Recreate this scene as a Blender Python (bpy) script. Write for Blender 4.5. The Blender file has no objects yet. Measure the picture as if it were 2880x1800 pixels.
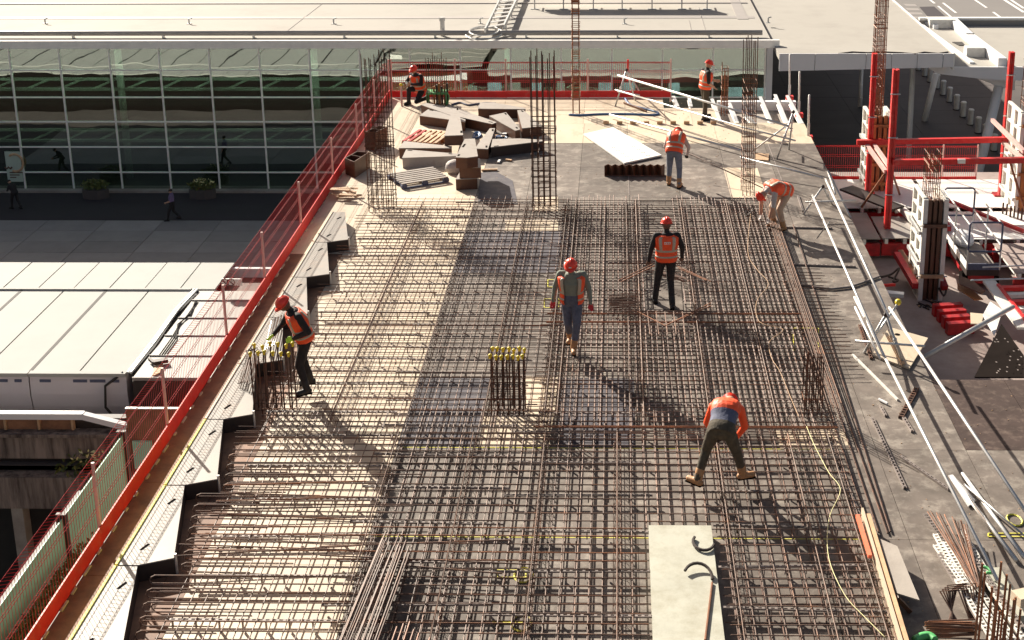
import bpy, bmesh, math, random
from mathutils import Vector, Matrix, Quaternion
R_ = math.radians
random.seed(7)
sc = bpy.context.scene
C = sc.collection

# ------------------------------------------------------------------ camera
FPX, X0, Y0, PIT, HC, ROLL = 3940., 1660., 431., R_(16.2), 10.3, .005
YAW = math.atan((1743-X0)*math.cos(PIT)/FPX)
fwd = Vector((-math.sin(YAW)*math.cos(PIT), math.cos(YAW)*math.cos(PIT), -math.sin(PIT)))
rgt = Vector((math.cos(YAW), math.sin(YAW), 0)); up = rgt.cross(fwd)
rgt, up = rgt*math.cos(-ROLL)+up*math.sin(-ROLL), -rgt*math.sin(-ROLL)+up*math.cos(-ROLL)
CAM = Vector((0, 0, HC))
cd = bpy.data.cameras.new('camera'); cam = bpy.data.objects.new('camera', cd); C.objects.link(cam)
cam.matrix_world = Matrix(((rgt.x, up.x, -fwd.x, 0), (rgt.y, up.y, -fwd.y, 0), (rgt.z, up.z, -fwd.z, HC), (0, 0, 0, 1)))
cd.sensor_width = 36; cd.lens = FPX/2880*36
cd.shift_x = (1440-X0)/2880; cd.shift_y = -(900-Y0)/2880
cd.clip_end = 2000; cd.clip_start = .5
sc.camera = cam
# ------------------------------------------------------------------ light
SUN_EL = R_(27); SH = Vector((.58, -.81)).normalized()      # shadows fall towards +X, -Y
w = bpy.data.worlds.new('World'); sc.world = w; w.use_nodes = True
nt = w.node_tree; bg = nt.nodes['Background']
sky = nt.nodes.new('ShaderNodeTexSky'); sky.sky_type = 'NISHITA'; sky.sun_disc = False
sky.sun_elevation = SUN_EL; sky.sun_rotation = math.atan2(-SH.x, -SH.y)
sky.dust_density = 3; sky.ozone_density = .6
wt = nt.nodes.new('ShaderNodeMix'); wt.data_type = 'RGBA'; wt.blend_type = 'MULTIPLY'; wt.inputs[0].default_value = 1; wt.inputs[7].default_value = (1, .88, .79, 1)
nt.links.new(sky.outputs[0], wt.inputs[6]); nt.links.new(wt.outputs[2], bg.inputs[0]); bg.inputs[1].default_value = .05
sl = bpy.data.lights.new('sun', 'SUN'); sl.energy = 5; sl.angle = R_(.5); sl.color = (1, .93, .81)
so = bpy.data.objects.new('sun', sl); C.objects.link(so)
ld = Vector((SH.x*math.cos(SUN_EL), SH.y*math.cos(SUN_EL), -math.sin(SUN_EL)))
so.rotation_euler = ld.to_track_quat('-Z', 'Y').to_euler(); so.location = (-30, 40, 30)
sc.view_settings.view_transform = 'Standard'; sc.view_settings.look = 'None'
sc.view_settings.exposure = 1.15; sc.view_settings.gamma = 1

# ------------------------------------------------------------------ helpers: a place in the photograph -> a point of the world
CR = dict(A=(0,0,2.419),B=(900,0,2.419),C=(1880,0,2.419),D=(0,600,2.419),E=(900,550,2.419),F=(1880,550,2.419),G=(0,1175,2.419),H=(900,1175,2.419),I=(1880,1175,2.419),J=(2380,120,3.024),K=(2380,560,3.024),L=(2380,1380,3.6),M=(2200,0,3.559),N=(1300,0,3.457),O=(1100,220,4.446),R=(1600,150,3.217),S=(1500,560,3.286),T=(650,780,3.78),U=(1880,1060,4.2),V=(0,1000,3.024),W=(350,700,3.024))
def ray(k, x, y):
    a, b, s = CR[k]; x = a+x/s; y = b+y/s
    return fwd + rgt*((x-X0)/FPX) - up*((y-Y0)/FPX)
def g(k, x, y, z=0): r = ray(k, x, y); return CAM + r*((z-HC)/r.z)
def gy(k, x, y, Y): r = ray(k, x, y); return CAM + r*(Y/r.y)
def gx(k, x, y, X): r = ray(k, x, y); return CAM + r*(X/r.x)

# ------------------------------------------------------------------ materials
def mat(name, col, rough=.6, metal=0, var=.18, scale=2., rnd=0, bump=0, bs=40, col2=None, c2=.5, streak=None, spec=.5, emit=0, c2scale=None, c2w=.12):
    m = bpy.data.materials.new(name); m.use_nodes = True; n = m.node_tree.nodes; l = m.node_tree.links
    b = n['Principled BSDF']; b.inputs['Roughness'].default_value = rough; b.inputs['Metallic'].default_value = metal
    b.inputs['Specular IOR Level'].default_value = spec
    geo = n.new('ShaderNodeNewGeometry'); pos = geo.outputs['Position']
    if streak:
        mp = n.new('ShaderNodeVectorMath'); mp.operation = 'MULTIPLY'; mp.inputs[1].default_value = streak
        l.new(pos, mp.inputs[0]); pos = mp.outputs[0]
    t = n.new('ShaderNodeTexNoise'); t.inputs['Scale'].default_value = scale; t.inputs['Detail'].default_value = 6; t.inputs['Roughness'].default_value = .65
    l.new(pos, t.inputs['Vector'])
    mr = n.new('ShaderNodeMapRange'); mr.inputs[1].default_value = .3; mr.inputs[2].default_value = .7
    mr.inputs[3].default_value = 1-var; mr.inputs[4].default_value = 1+var; l.new(t.outputs['Fac'], mr.inputs[0])
    v = mr.outputs[0]
    if rnd:
        oi = n.new('ShaderNodeObjectInfo'); m2 = n.new('ShaderNodeMapRange'); m2.inputs[3].default_value = 1-rnd; m2.inputs[4].default_value = 1+rnd
        l.new(oi.outputs['Random'], m2.inputs[0]); mm = n.new('ShaderNodeMath'); mm.operation = 'MULTIPLY'
        l.new(v, mm.inputs[0]); l.new(m2.outputs[0], mm.inputs[1]); v = mm.outputs[0]
    base = n.new('ShaderNodeRGB'); base.outputs[0].default_value = (*col, 1); co = base.outputs[0]
    if col2:
        t2 = n.new('ShaderNodeTexNoise'); t2.inputs['Scale'].default_value = c2scale or scale*.6; t2.inputs['Detail'].default_value = 8; t2.inputs['Roughness'].default_value = .7
        l.new(pos, t2.inputs['Vector'])
        r2 = n.new('ShaderNodeMapRange'); r2.inputs[1].default_value = c2-c2w; r2.inputs[2].default_value = c2+c2w
        l.new(t2.outputs['Fac'], r2.inputs[0])
        mx = n.new('ShaderNodeMix'); mx.data_type = 'RGBA'; mx.inputs[7].default_value = (*col2, 1)
        l.new(r2.outputs[0], mx.inputs[0]); l.new(co, mx.inputs[6]); co = mx.outputs[2]
    vm = n.new('ShaderNodeVectorMath'); vm.operation = 'SCALE'; l.new(co, vm.inputs[0]); l.new(v, vm.inputs['Scale'])
    l.new(vm.outputs[0], b.inputs['Base Color'])
    if bump:
        t3 = n.new('ShaderNodeTexNoise'); t3.inputs['Scale'].default_value = bs; l.new(geo.outputs['Position'], t3.inputs['Vector'])
        bp = n.new('ShaderNodeBump'); bp.inputs['Strength'].default_value = bump; bp.inputs['Distance'].default_value = .01
        l.new(t3.outputs['Fac'], bp.inputs['Height']); l.new(bp.outputs[0], b.inputs['Normal'])
    if emit:
        l.new(vm.outputs[0], b.inputs['Emission Color']); b.inputs['Emission Strength'].default_value = emit
    return m
M = {}
M['ply_light'] = mat('ply_light', (.60,.49,.36), .55, var=.12, scale=1.3, rnd=.10, col2=(.40,.29,.18), c2=.66, c2scale=2.2, streak=(1,.35,1))
M['ply_dark'] = mat('ply_dark', (.165,.138,.118), .62, spec=.22, var=.3, scale=1.9, rnd=.2, col2=(.27,.235,.20), c2=.56, c2scale=3.2, c2w=.07)
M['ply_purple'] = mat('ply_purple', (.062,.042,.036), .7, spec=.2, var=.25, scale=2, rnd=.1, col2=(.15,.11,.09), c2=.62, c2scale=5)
M['ply_rust'] = mat('ply_rust', (.24,.115,.06), .7, var=.3, scale=1.5, rnd=.15, col2=(.12,.055,.035), c2=.58, c2scale=1.8)
M['ply_blue'] = mat('ply_blue', (.075,.068,.082), .6, spec=.25, var=.3, scale=2.2, col2=(.14,.125,.125), c2=.58, c2scale=3)
M['ply_white'] = mat('ply_white', (.80,.78,.74), .6, var=.06, scale=4)
M['ply_edge'] = mat('ply_edge', (.45,.27,.15), .7, var=.25, scale=6)
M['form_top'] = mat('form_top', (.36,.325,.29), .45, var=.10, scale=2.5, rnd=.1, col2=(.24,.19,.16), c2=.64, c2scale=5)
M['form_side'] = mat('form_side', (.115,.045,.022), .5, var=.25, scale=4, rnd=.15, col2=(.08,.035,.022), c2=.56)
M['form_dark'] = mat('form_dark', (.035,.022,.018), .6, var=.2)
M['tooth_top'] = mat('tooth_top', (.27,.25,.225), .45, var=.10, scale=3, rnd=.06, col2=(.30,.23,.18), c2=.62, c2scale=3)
M['slot'] = mat('slot', (.012,.009,.008), .95, spec=.02)
M['rebar'] = mat('rebar', (.17,.11,.085), .6, spec=.25, metal=0, var=.35, scale=5, rnd=.3, col2=(.30,.13,.06), c2=.62)
M['rebar_dark'] = mat('rebar_dark', (.10,.056,.04), .65, spec=.25, metal=0, var=.35, scale=7, rnd=.3, col2=(.16,.06,.03), c2=.6)
M['rebar_thick'] = mat('rebar_thick', (.27,.20,.17), .5, var=.3, scale=6, rnd=.25, col2=(.30,.14,.07), c2=.64)
M['rebar_rust'] = mat('rebar_rust', (.27,.105,.045), .65, var=.35, scale=8, rnd=.3)
M['chair'] = mat('chair', (.24,.20,.18), .5, var=.2, scale=10, rnd=.2)
M['steel'] = mat('steel', (.66,.65,.63), .4, metal=.35, var=.12, scale=8)
M['galv'] = mat('galv', (.55,.55,.54), .45, metal=.5, var=.15, scale=6, rnd=.15)
M['alu'] = mat('alu', (.78,.77,.75), .35, metal=.35, var=.08)
M['red'] = mat('red', (.68,.016,.016), .5, var=.16, scale=3, col2=(.60,.14,.11), c2=.66, c2scale=5)
M['red_post'] = mat('red_post', (.60,.012,.012), .45, var=.14, scale=7, col2=(.40,.08,.06), c2=.62, c2scale=7)
M['red_old'] = mat('red_old', (.44,.015,.018), .5, var=.25, scale=6, col2=(.14,.01,.012), c2=.6)
M['wire'] = mat('wire', (.55,.03,.03), .45, var=.1)
M['post_pink'] = mat('post_pink', (.62,.40,.36), .5, var=.15, scale=9, rnd=.1)
M['yellow'] = mat('yellow', (.78,.60,.03), .45, var=.08)
M['yellow_paint'] = mat('yellow_paint', (.75,.68,.10), .6, var=.2, scale=20)
M['green'] = mat('green', (.10,.42,.14), .5, var=.15)
M['blue'] = mat('blue', (.06,.14,.30), .45, var=.2)
M['white_paint'] = mat('white_paint', (.74,.71,.65), .5, var=.10, scale=4, col2=(.50,.42,.34), c2=.68, c2scale=6)
M['timber'] = mat('timber', (.52,.33,.19), .7, var=.22, scale=5, rnd=.18, streak=(1,1,.3))
M['timber_orange'] = mat('timber_orange', (.40,.16,.05), .6, var=.25, scale=4, rnd=.15, streak=(1,1,.25))
M['roof'] = mat('roof', (.40,.375,.335), .8, spec=.15, var=.035, scale=.12, col2=(.35,.325,.29), c2=.6, c2scale=.35)
M['roof_band'] = mat('roof_band', (.33,.30,.28), .6, var=.06)
M['roof_grey'] = mat('roof_grey', (.36,.34,.31), .6, var=.08, scale=.6)
M['fascia'] = mat('fascia', (.80,.79,.79), .4, var=.04, scale=.5)
M['alu_frame'] = mat('alu_frame', (.95,.93,.88), .4, metal=.2, var=.06)
M['concrete'] = mat('concrete', (.34,.30,.26), .85, var=.14, scale=1.2, col2=(.24,.20,.17), c2=.58, bump=.2)
M['slab'] = mat('slab', (.46,.45,.37), .75, var=.10, scale=1.6, rnd=.0, col2=(.36,.34,.26), c2=.56, c2scale=3, bump=.15)
M['stained'] = mat('stained', (.24,.19,.16), .9, var=.35, scale=1.1, streak=(2.5,2.5,.25), col2=(.05,.035,.03), c2=.56, c2scale=1.6, bump=.2)
M['pitfloor'] = mat('pitfloor', (.36,.29,.26), .8, var=.14, scale=1.2, col2=(.26,.19,.17), c2=.56, bump=.1)
M['paving'] = mat('paving', (.27,.25,.235), .75, var=.10, scale=1.0, rnd=.16)
M['asphalt'] = mat('asphalt', (.032,.024,.030), .8, var=.12, scale=1.0)
M['road_far'] = mat('road_far', (.19,.175,.165), .85, var=.06, scale=.2)
M['plaza'] = mat('plaza', (.085,.07,.065), .75, var=.14, scale=.5, rnd=.12)
M['ground'] = mat('ground', (.10,.085,.075), .9, var=.2, scale=.2)
M['marking'] = mat('marking', (.75,.73,.70), .7, var=.05)
M['marquee'] = mat('marquee', (.42,.415,.39), .75, spec=.15, var=.035, scale=.7, rnd=.03)
M['marquee_wall'] = mat('marquee_wall', (.66,.61,.62), .6, var=.05, scale=.5)
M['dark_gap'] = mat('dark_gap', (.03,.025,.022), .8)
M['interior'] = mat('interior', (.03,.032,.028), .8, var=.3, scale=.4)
M['pale_green'] = mat('pale_green', (.46,.55,.46), .5, var=.08)
M['hoarding'] = mat('hoarding', (.28,.60,.44), .5, var=.08, scale=.8, rnd=.06)
M['leaf'] = mat('leaf', (.07,.10,.02), .6, var=.4, scale=12, col2=(.20,.12,.02), c2=.6)
M['flower'] = mat('flower', (.75,.70,.35), .6)
M['orange'] = mat('orange', (.98,.10,.022), .55, var=.06, scale=12, bump=1.0, bs=16)
M['orange_mesh'] = mat('orange_mesh', (.9,.2,.1), .6)
M['reflective'] = mat('reflective', (.48,.42,.32), .4, var=.08)
M['hat'] = mat('hat', (.92,.06,.03), .28, var=.03)
M['black_cloth'] = mat('black_cloth', (.022,.018,.018), .85, var=.3, scale=15, bump=1.0, bs=16)
M['grey_cloth'] = mat('grey_cloth', (.20,.22,.18), .85, var=.12, scale=14, bump=1.0, bs=16)
M['jeans'] = mat('jeans', (.10,.11,.15), .85, var=.3, scale=12, bump=1.0, bs=16)
M['olive'] = mat('olive', (.075,.06,.04), .85, var=.35, scale=12, bump=1.0, bs=16)
M['greyblue'] = mat('greyblue', (.17,.19,.24), .85, var=.25, scale=12, bump=1.0, bs=16)
M['pale_cloth'] = mat('pale_cloth', (.50,.45,.42), .85, var=.1, scale=12, bump=1.0, bs=16)
M['tan_cloth'] = mat('tan_cloth', (.50,.36,.26), .8, var=.15, scale=12, bump=1.0, bs=16)
M['navy'] = mat('navy', (.10,.11,.17), .8, var=.2, scale=20, bump=1.0, bs=16)
M['purple_cloth'] = mat('purple_cloth', (.18,.13,.24), .8, var=.15, bump=1.0, bs=16)
M['boot_tan'] = mat('boot_tan', (.42,.22,.10), .6, var=.25, scale=20)
M['boot_black'] = mat('boot_black', (.02,.017,.016), .6)
M['skin'] = mat('skin', (.48,.27,.18), .55, var=.06)
M['skin_dark'] = mat('skin_dark', (.14,.075,.05), .55, var=.06)
M['red_glove'] = mat('red_glove', (.55,.03,.04), .6)
M['lime'] = mat('lime', (.45,.75,.08), .6)
M['hair'] = mat('hair', (.02,.014,.010), .7)
M['plastic_white'] = mat('plastic_white', (.8,.8,.8), .35, var=.1, scale=10)
M['screen'] = mat('screen', (.45,.52,.60), .5, var=.35, scale=1.8, emit=1.0)
M['lit_white'] = mat('lit_white', (.62,.62,.58), .5, var=.25, scale=1.5, emit=.6)
M['fill_glow'] = mat('fill_glow', (.93,1,.90), .5, var=.02, emit=13)  # glow of the strips added inside the terminal as fill light
M['shopred'] = mat('shopred', (.5,.04,.03), .5, emit=.06)

gm = bpy.data.materials.new('glass_pane'); gm.use_nodes = True; n = gm.node_tree.nodes; l = gm.node_tree.links
for x in list(n): n.remove(x)
out = n.new('ShaderNodeOutputMaterial'); mx = n.new('ShaderNodeMixShader'); gl = n.new('ShaderNodeBsdfGlossy'); tr = n.new('ShaderNodeBsdfTransparent')
gl.inputs['Color'].default_value = (.88,.94,.90,1); gl.inputs['Roughness'].default_value = .01; tr.inputs['Color'].default_value = (.50,.60,.53,1)
geo = n.new('ShaderNodeNewGeometry'); tx = n.new('ShaderNodeTexNoise'); tx.inputs['Scale'].default_value = .55; tx.inputs['Detail'].default_value = 1
bp = n.new('ShaderNodeBump'); bp.inputs['Strength'].default_value = .6; bp.inputs['Distance'].default_value = .012
l.new(geo.outputs['Position'], tx.inputs['Vector']); l.new(tx.outputs['Fac'], bp.inputs['Height']); l.new(bp.outputs[0], gl.inputs['Normal'])
mx.inputs[0].default_value = .31; l.new(tr.outputs[0], mx.inputs[1]); l.new(gl.outputs[0], mx.inputs[2]); l.new(mx.outputs[0], out.inputs[0])
M['glass'] = gm

# ------------------------------------------------------------------ mesh building
def V3(p): return Vector(p)
class MB:
    def __init__(s): s.v = []; s.f = []; s.m = []; s.mi = 0
    def add(s, vs, fs):
        o = len(s.v); s.v += [tuple(p) for p in vs]; s.f += [tuple(i+o for i in f) for f in fs]; s.m += [s.mi]*len(fs); return s
    def hexa(s, a):          # 8 corners: bottom 4 ccw then top 4
        return s.add(a, [(3,2,1,0),(4,5,6,7),(0,1,5,4),(1,2,6,5),(2,3,7,6),(3,0,4,7)])
    def box(s, x0, x1, y0, y1, z0, z1):
        return s.hexa([(x0,y0,z0),(x1,y0,z0),(x1,y1,z0),(x0,y1,z0),(x0,y0,z1),(x1,y0,z1),(x1,y1,z1),(x0,y1,z1)])
    def beam(s, p, q, w, h, upv=(0,0,1)):     # box between two points, w sideways, h along upv
        p = V3(p); q = V3(q); d = (q-p).normalized(); u = V3(upv)
        if abs(d.dot(u)) > .99: u = Vector((0,1,0))
        sd = d.cross(u).normalized(); u = sd.cross(d)
        a = sd*w/2; b = u*h/2
        return s.hexa([p-a-b, p+a-b, q+a-b, q-a-b, p-a+b, p+a+b, q+a+b, q-a+b])
    def tube(s, p, q, r, n=8, r2=None, cap=True):
        p = V3(p); q = V3(q); d = (q-p).normalized(); u = Vector((0,0,1)) if abs(d.z) < .9 else Vector((1,0,0))
        a = d.cross(u).normalized(); b = d.cross(a); r2 = r if r2 is None else r2
        vs = [c+(a*math.cos(t)+b*math.sin(t))*rr for c, rr in ((p,r),(q,r2)) for t in [2*math.pi*i/n for i in range(n)]]
        fs = [(i,(i+1)%n,(i+1)%n+n,i+n) for i in range(n)]
        if cap: fs += [tuple(range(n))[::-1], tuple(range(n,2*n))]
        return s.add(vs, fs)
    def path(s, pts, r, n=6, closed=False):
        pts = [V3(p) for p in pts]; N = len(pts); vs = []
        pu = None
        for i, p in enumerate(pts):
            if closed: d = pts[(i+1)%N]-pts[i-1]
            else: d = pts[min(i+1,N-1)]-pts[max(i-1,0)]
            d.normalize()
            if pu is None: u = Vector((0,0,1)) if abs(d.z) < .9 else Vector((1,0,0))
            else: u = pu
            a = d.cross(u)
            if a.length < 1e-4: a = d.orthogonal()
            a.normalize(); b = a.cross(d); pu = b
            vs += [p+(a*math.cos(t)+b*math.sin(t))*r for t in [2*math.pi*k/n for k in range(n)]]
        fs = []
        for i in range(N if closed else N-1):
            j = (i+1) % N
            fs += [(i*n+k, i*n+(k+1)%n, j*n+(k+1)%n, j*n+k) for k in range(n)]
        if not closed: fs += [tuple(range(n))[::-1], tuple(range((N-1)*n, N*n))]
        return s.add(vs, fs)
    def prism(s, poly, z0, z1):
        n = len(poly); vs = [(p[0],p[1],z0) for p in poly]+[(p[0],p[1],z1) for p in poly]
        ar = sum(poly[i][0]*poly[(i+1)%n][1]-poly[(i+1)%n][0]*poly[i][1] for i in range(n))
        fs = [tuple(range(n))[::-1], tuple(range(n,2*n))]+[(i,(i+1)%n,(i+1)%n+n,i+n) for i in range(n)]
        if ar < 0: fs = [f[::-1] for f in fs]
        return s.add(vs, fs)
    def slabpoly(s, pts, nrm, th):            # any planar polygon given thickness along nrm
        n = len(pts); nv = V3(nrm)*th
        vs = [V3(p) for p in pts]+[V3(p)+nv for p in pts]
        return s.add(vs, [tuple(range(n))[::-1], tuple(range(n,2*n))]+[(i,(i+1)%n,(i+1)%n+n,i+n) for i in range(n)])
    def ball(s, c, rx, ry, rz, n=10, k=6, z0=-1.):
        c = V3(c); vs = []; fs = []
        for i in range(k+1):
            ph = math.asin(z0)+(math.pi/2-math.asin(z0))*i/k
            for j in range(n):
                t = 2*math.pi*j/n; vs.append((c.x+rx*math.cos(ph)*math.cos(t), c.y+ry*math.cos(ph)*math.sin(t), c.z+rz*math.sin(ph)))
        for i in range(k): fs += [(i*n+j, i*n+(j+1)%n, (i+1)*n+(j+1)%n, (i+1)*n+j) for j in range(n)]
        fs.append(tuple(range(n))[::-1])
        return s.add(vs, fs)
    def mesh(s, name, mats, smooth=False, off=None):
        me = bpy.data.meshes.new(name)
        vs = s.v if off is None else [(a-off[0], b-off[1], c-off[2]) for a, b, c in s.v]
        me.from_pydata(vs, [], s.f)
        if not isinstance(mats, (list, tuple)): mats = [mats]
        for m in mats: me.materials.append(M[m] if isinstance(m, str) else m)
        if len(mats) > 1: me.polygons.foreach_set('material_index', s.m)
        if smooth: me.polygons.foreach_set('use_smooth', [True]*len(me.polygons))
        me.update(); return me
    def obj(s, name, mats, parent=None, smooth=False, label=None, kind=None, world=True):
        off = None
        if parent is not None and world: off = parent['_w'] if '_w' in parent else wloc(parent)
        me = s.mesh(name, mats, smooth, off)
        o = bpy.data.objects.new(name, me); C.objects.link(o)
        if parent is not None: o.parent = parent
        if label: o['label'] = label
        if kind: o['kind'] = kind
        return o
    def top(s, name, mats, label, cat, group=None, smooth=False, kind=None):   # a whole thing in one mesh, origin at its base
        xs = [p[0] for p in s.v]; ys = [p[1] for p in s.v]; zs = [p[2] for p in s.v]
        off = ((min(xs)+max(xs))/2, (min(ys)+max(ys))/2, min(zs))
        me = s.mesh(name, mats, smooth, off); o = bpy.data.objects.new(name, me); C.objects.link(o); o.location = off
        if kind: o['kind'] = kind
        else: o['label'] = label; o['category'] = cat
        if group: o['group'] = group
        return o
def wloc(o):
    p = Vector(o.location); q = o.parent
    while q is not None: p = p+Vector(q.location); q = q.parent
    return p
def thing(name, label, cat, loc=(0,0,0), group=None, rz=0):
    o = bpy.data.objects.new(name, None); C.objects.link(o); o.location = loc; o.rotation_euler = (0,0,rz); o.empty_display_size = .2
    o['label'] = label; o['category'] = cat
    if group: o['group'] = group
    return o
def inst(name, me, parent=None, loc=(0,0,0), rot=(0,0,0), scale=(1,1,1)):
    o = bpy.data.objects.new(name, me); C.objects.link(o); o.location = loc; o.rotation_euler = rot; o.scale = scale
    if parent is not None: o.parent = parent
    return o
def struct(name):
    o = bpy.data.objects.new(name, None); C.objects.link(o); o['kind'] = 'structure'; return o
def copy_tree(o, parent=None):
    c = o.copy(); C.objects.link(c)
    if parent is not None: c.parent = parent
    for ch in list(o.children): copy_tree(ch, c)
    return c
def box_top(name, m, label, cat, x0, x1, y0, y1, z0, z1, group=None): return MB().box(x0,x1,y0,y1,z0,z1).top(name, m, label, cat, group)
UB = {}
def ubox(m):         # unit box mesh shared by boards of one material
    if m not in UB: UB[m] = MB().box(-.5,.5,-.5,.5,-.5,.5).mesh('board', m)
    return UB[m]
def board(name, m, parent, x0, x1, y0, y1, z0, z1):
    p = wloc(parent) if parent is not None else Vector()
    return inst(name, ubox(m), parent, ((x0+x1)/2-p.x, (y0+y1)/2-p.y, (z0+z1)/2-p.z), (0,0,0), (x1-x0, y1-y0, z1-z0))

GZ = -13.5     # street level
ZP = -1.9      # lower deck on the right
# =================================================================== STREET, PLAZA, FAR ROAD
MB().box(-400,400,-60,43.2,-20.3,-20).obj('ground', 'ground').__setitem__('kind','structure')
far = MB().box(-400,400,43.2,900,GZ-1,GZ-.03); far.obj('far_ground', 'plaza', kind='structure')
MB().box(-60,-5,69.2,73.9,GZ-.02,GZ).obj('service_road', 'asphalt', kind='structure')
MB().box(-60,8.4,73.9,74.36,GZ-.02,GZ+.12).obj('kerb', 'concrete', kind='structure')
pv = struct('pavement')
for j in range(8):
    y1 = 69.2-j*1.62; y0 = y1-1.6
    for i in range(10):
        x0 = -36+i*3.05+(j % 2)*.0
        board('paving_slab', 'paving' if j < 5 else 'plaza', pv, x0, x0+3.02, y0, y1, GZ-.03, GZ+random.uniform(-.004,.004))  # hidden near rows darkened to dim their reflection in the glass
MB().box(-60,-5,43.2,69.2,GZ-.2,GZ-.035).obj('pavement_bed', 'asphalt', kind='structure')
pz = struct('plaza')
for i in range(8):
    for j in range(13):
        x0 = 8.6+i*3.6; y0 = 60+j*3.6
        board('plaza_slab', 'plaza', pz, x0, x0+3.58, y0, y0+3.58, GZ-.03, GZ+random.uniform(0,.01))
# far road top right
rd = MB().box(14,140,112,260,GZ-.03,GZ+.012).obj('road', 'road_far', kind='structure')
def strip_mark(p, q, wd):
    d = (q-p); d.z = 0; n_ = Vector((-d.y, d.x, 0)).normalized()*wd/2
    return MB().prism([p-n_, q-n_, q+n_, p+n_], GZ+.014, GZ+.02).obj('lane_marking', 'marking', rd)
for a, b, w_ in [((1610,30),(1740,130),.22),((1930,0),(2045,78),.22),((2112,122),(2205,190),.22),((1480,0),(1525,35),.22),((1560,62),(1700,180),.18),((2225,0),(2420,125),.3),((2290,0),(2420,85),.25)]:
    strip_mark(g('M',*a,GZ), g('M',*b,GZ), w_)
# darker asphalt repair and zebra patches
MB().prism([g('M',*p,GZ) for p in [(1370,70),(1520,66),(1650,180),(1470,184)]], GZ+.014, GZ+.018).obj('road_patch', 'asphalt', rd)
for k in range(4):
    MB().prism([g('M',*p,GZ) for p in [(1215+k*18,40+k*42),(1330+k*30,44+k*42),(1350+k*30,62+k*42),(1240+k*18,60+k*42)]], GZ+.014, GZ+.018).obj('paint_block', 'roof_band', rd)

# =================================================================== TERMINAL BUILDING
FY = 74.4
term = thing('terminal_building', 'long glass-fronted terminal with pale flat roof behind the building site', 'building', (-14,FY,GZ))
xs = [-38.7+2.742*k for k in range(18)]            # mullions
xs = [x for x in xs if x < 7.2]+[8.0]
zs = [-5.16,-6.60,-8.13,-9.52,-10.97,-12.44,-13.45]
pane_me = {}
off = Vector(term.location)
for i in range(len(xs)-1):
    for j in range(6):
        wd = xs[i+1]-xs[i]-.06; hg = zs[j]-zs[j+1]-.05
        key = (round(wd,2), j)
        if key not in pane_me: pane_me[key] = MB().box(-wd/2,wd/2,-.008,.008,-hg/2,hg/2).mesh('pane', 'glass')
        inst('pane', pane_me[key], term, Vector(((xs[i]+xs[i+1])/2, FY, (zs[j]+zs[j+1])/2))-off, (random.uniform(-.004,.004),0,random.uniform(-.006,.006)))
for x in xs: MB().box(x-.04,x+.04,FY-.07,FY+.06,-13.5,-5.14).obj('mullion', 'alu_frame', term)
for z in zs[1:]: MB().box(xs[0],8.03,FY-.05,FY+.05,z-.035,z+.035).obj('transom', 'alu_frame', term)
MB().box(8.06,8.38,FY-.25,FY+.3,GZ,-5.1).obj('corner_post', 'fascia', term)
# roof with seams, bands, gutter
RZ = -5.0
r_ = MB(); r_.box(-120,8.3,FY-.1,190,-5.3,RZ); roof = r_.obj('roof', 'roof', term)
MB().box(-60,8.7,FY-.35,FY-.103,-5.33,RZ+.1).obj('roof_edge', 'alu_frame', term)
MB().tube((-60,FY+1.0,RZ+.25),(7.9,FY+1.0,RZ+.25),.14,10).obj('gutter_pipe', 'roof_band', term, smooth=True)
for x in range(-55,8,5): MB().box(x-.05,x+.05,FY+.9,FY+1.1,RZ,RZ+.16).obj('pipe_clip', 'galv', term)
def band(k, ya, yb, name='roof_band', m='roof_band', x0=-120, x1=8.0, th=.02):
    a = g(k,100,ya,RZ).y; b = g(k,100,yb,RZ).y
    return MB().box(x0,x1,min(a,b),max(a,b),RZ,RZ+th).obj(name, m, term)
band('A',117,131); band('A',26,31,'roof_seam',th=.05)
for k, a, b in [('C',(205,50),(262,245)),('A',(2200,20),(1915,240)),('C',(140,140),(160,235))]:
    p = g(k,*a,RZ); q_ = g(k,*b,RZ); MB().beam((p.x,p.y,RZ+.01),(q_.x,q_.y,RZ+.01),.03,.02).obj('roof_seam', 'roof_band', term)
p = [g('C',*a,RZ) for a in [(415,0),(480,0),(545,132),(470,132)]]; MB().prism(p,RZ,RZ+.025).obj('roof_band','roof_band',term)
# roof fixings
def stub(name, k, x, y, h, label):
    p = g(k,x,y,RZ); t = MB(); t.tube((p.x,p.y,RZ),(p.x,p.y,RZ+h),.05,8); t.tube((p.x,p.y,RZ+h),(p.x+.18,p.y,RZ+h+.03),.04,8); t.box(p.x-.12,p.x+.12,p.y-.12,p.y+.12,RZ,RZ+.03)
    return t.top(name, 'galv', label, 'roof anchor', 'roof anchor studs')
for n_, (k, x, y) in zip(['leftmost small roof anchor on the pale terminal roof','second small roof anchor from the left on the terminal roof','third small roof anchor from the left, above the fenced site corner','roof anchor just left of the sloping roof ladder','roof anchor between the two tall thin rebar cages','roof anchor alone on the wide blank roof at right'],
    [('A',308,160),('A',1287,162),('A',2270,162),('B',1090,160),('B',2070,162),('C',678,155)]): stub('roof_anchor', k, x, y, .3, n_)
p = g('B',835,245,RZ); t = MB(); t.tube(p,p+Vector((0,0,.85)),.13,10); t.tube(p+Vector((0,0,.85)),p+Vector((0,0,1.05)),.17,10)
t.top('vent_pipe','galv','short upright vent pipe with cap on the terminal roof edge','vent pipe')
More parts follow.
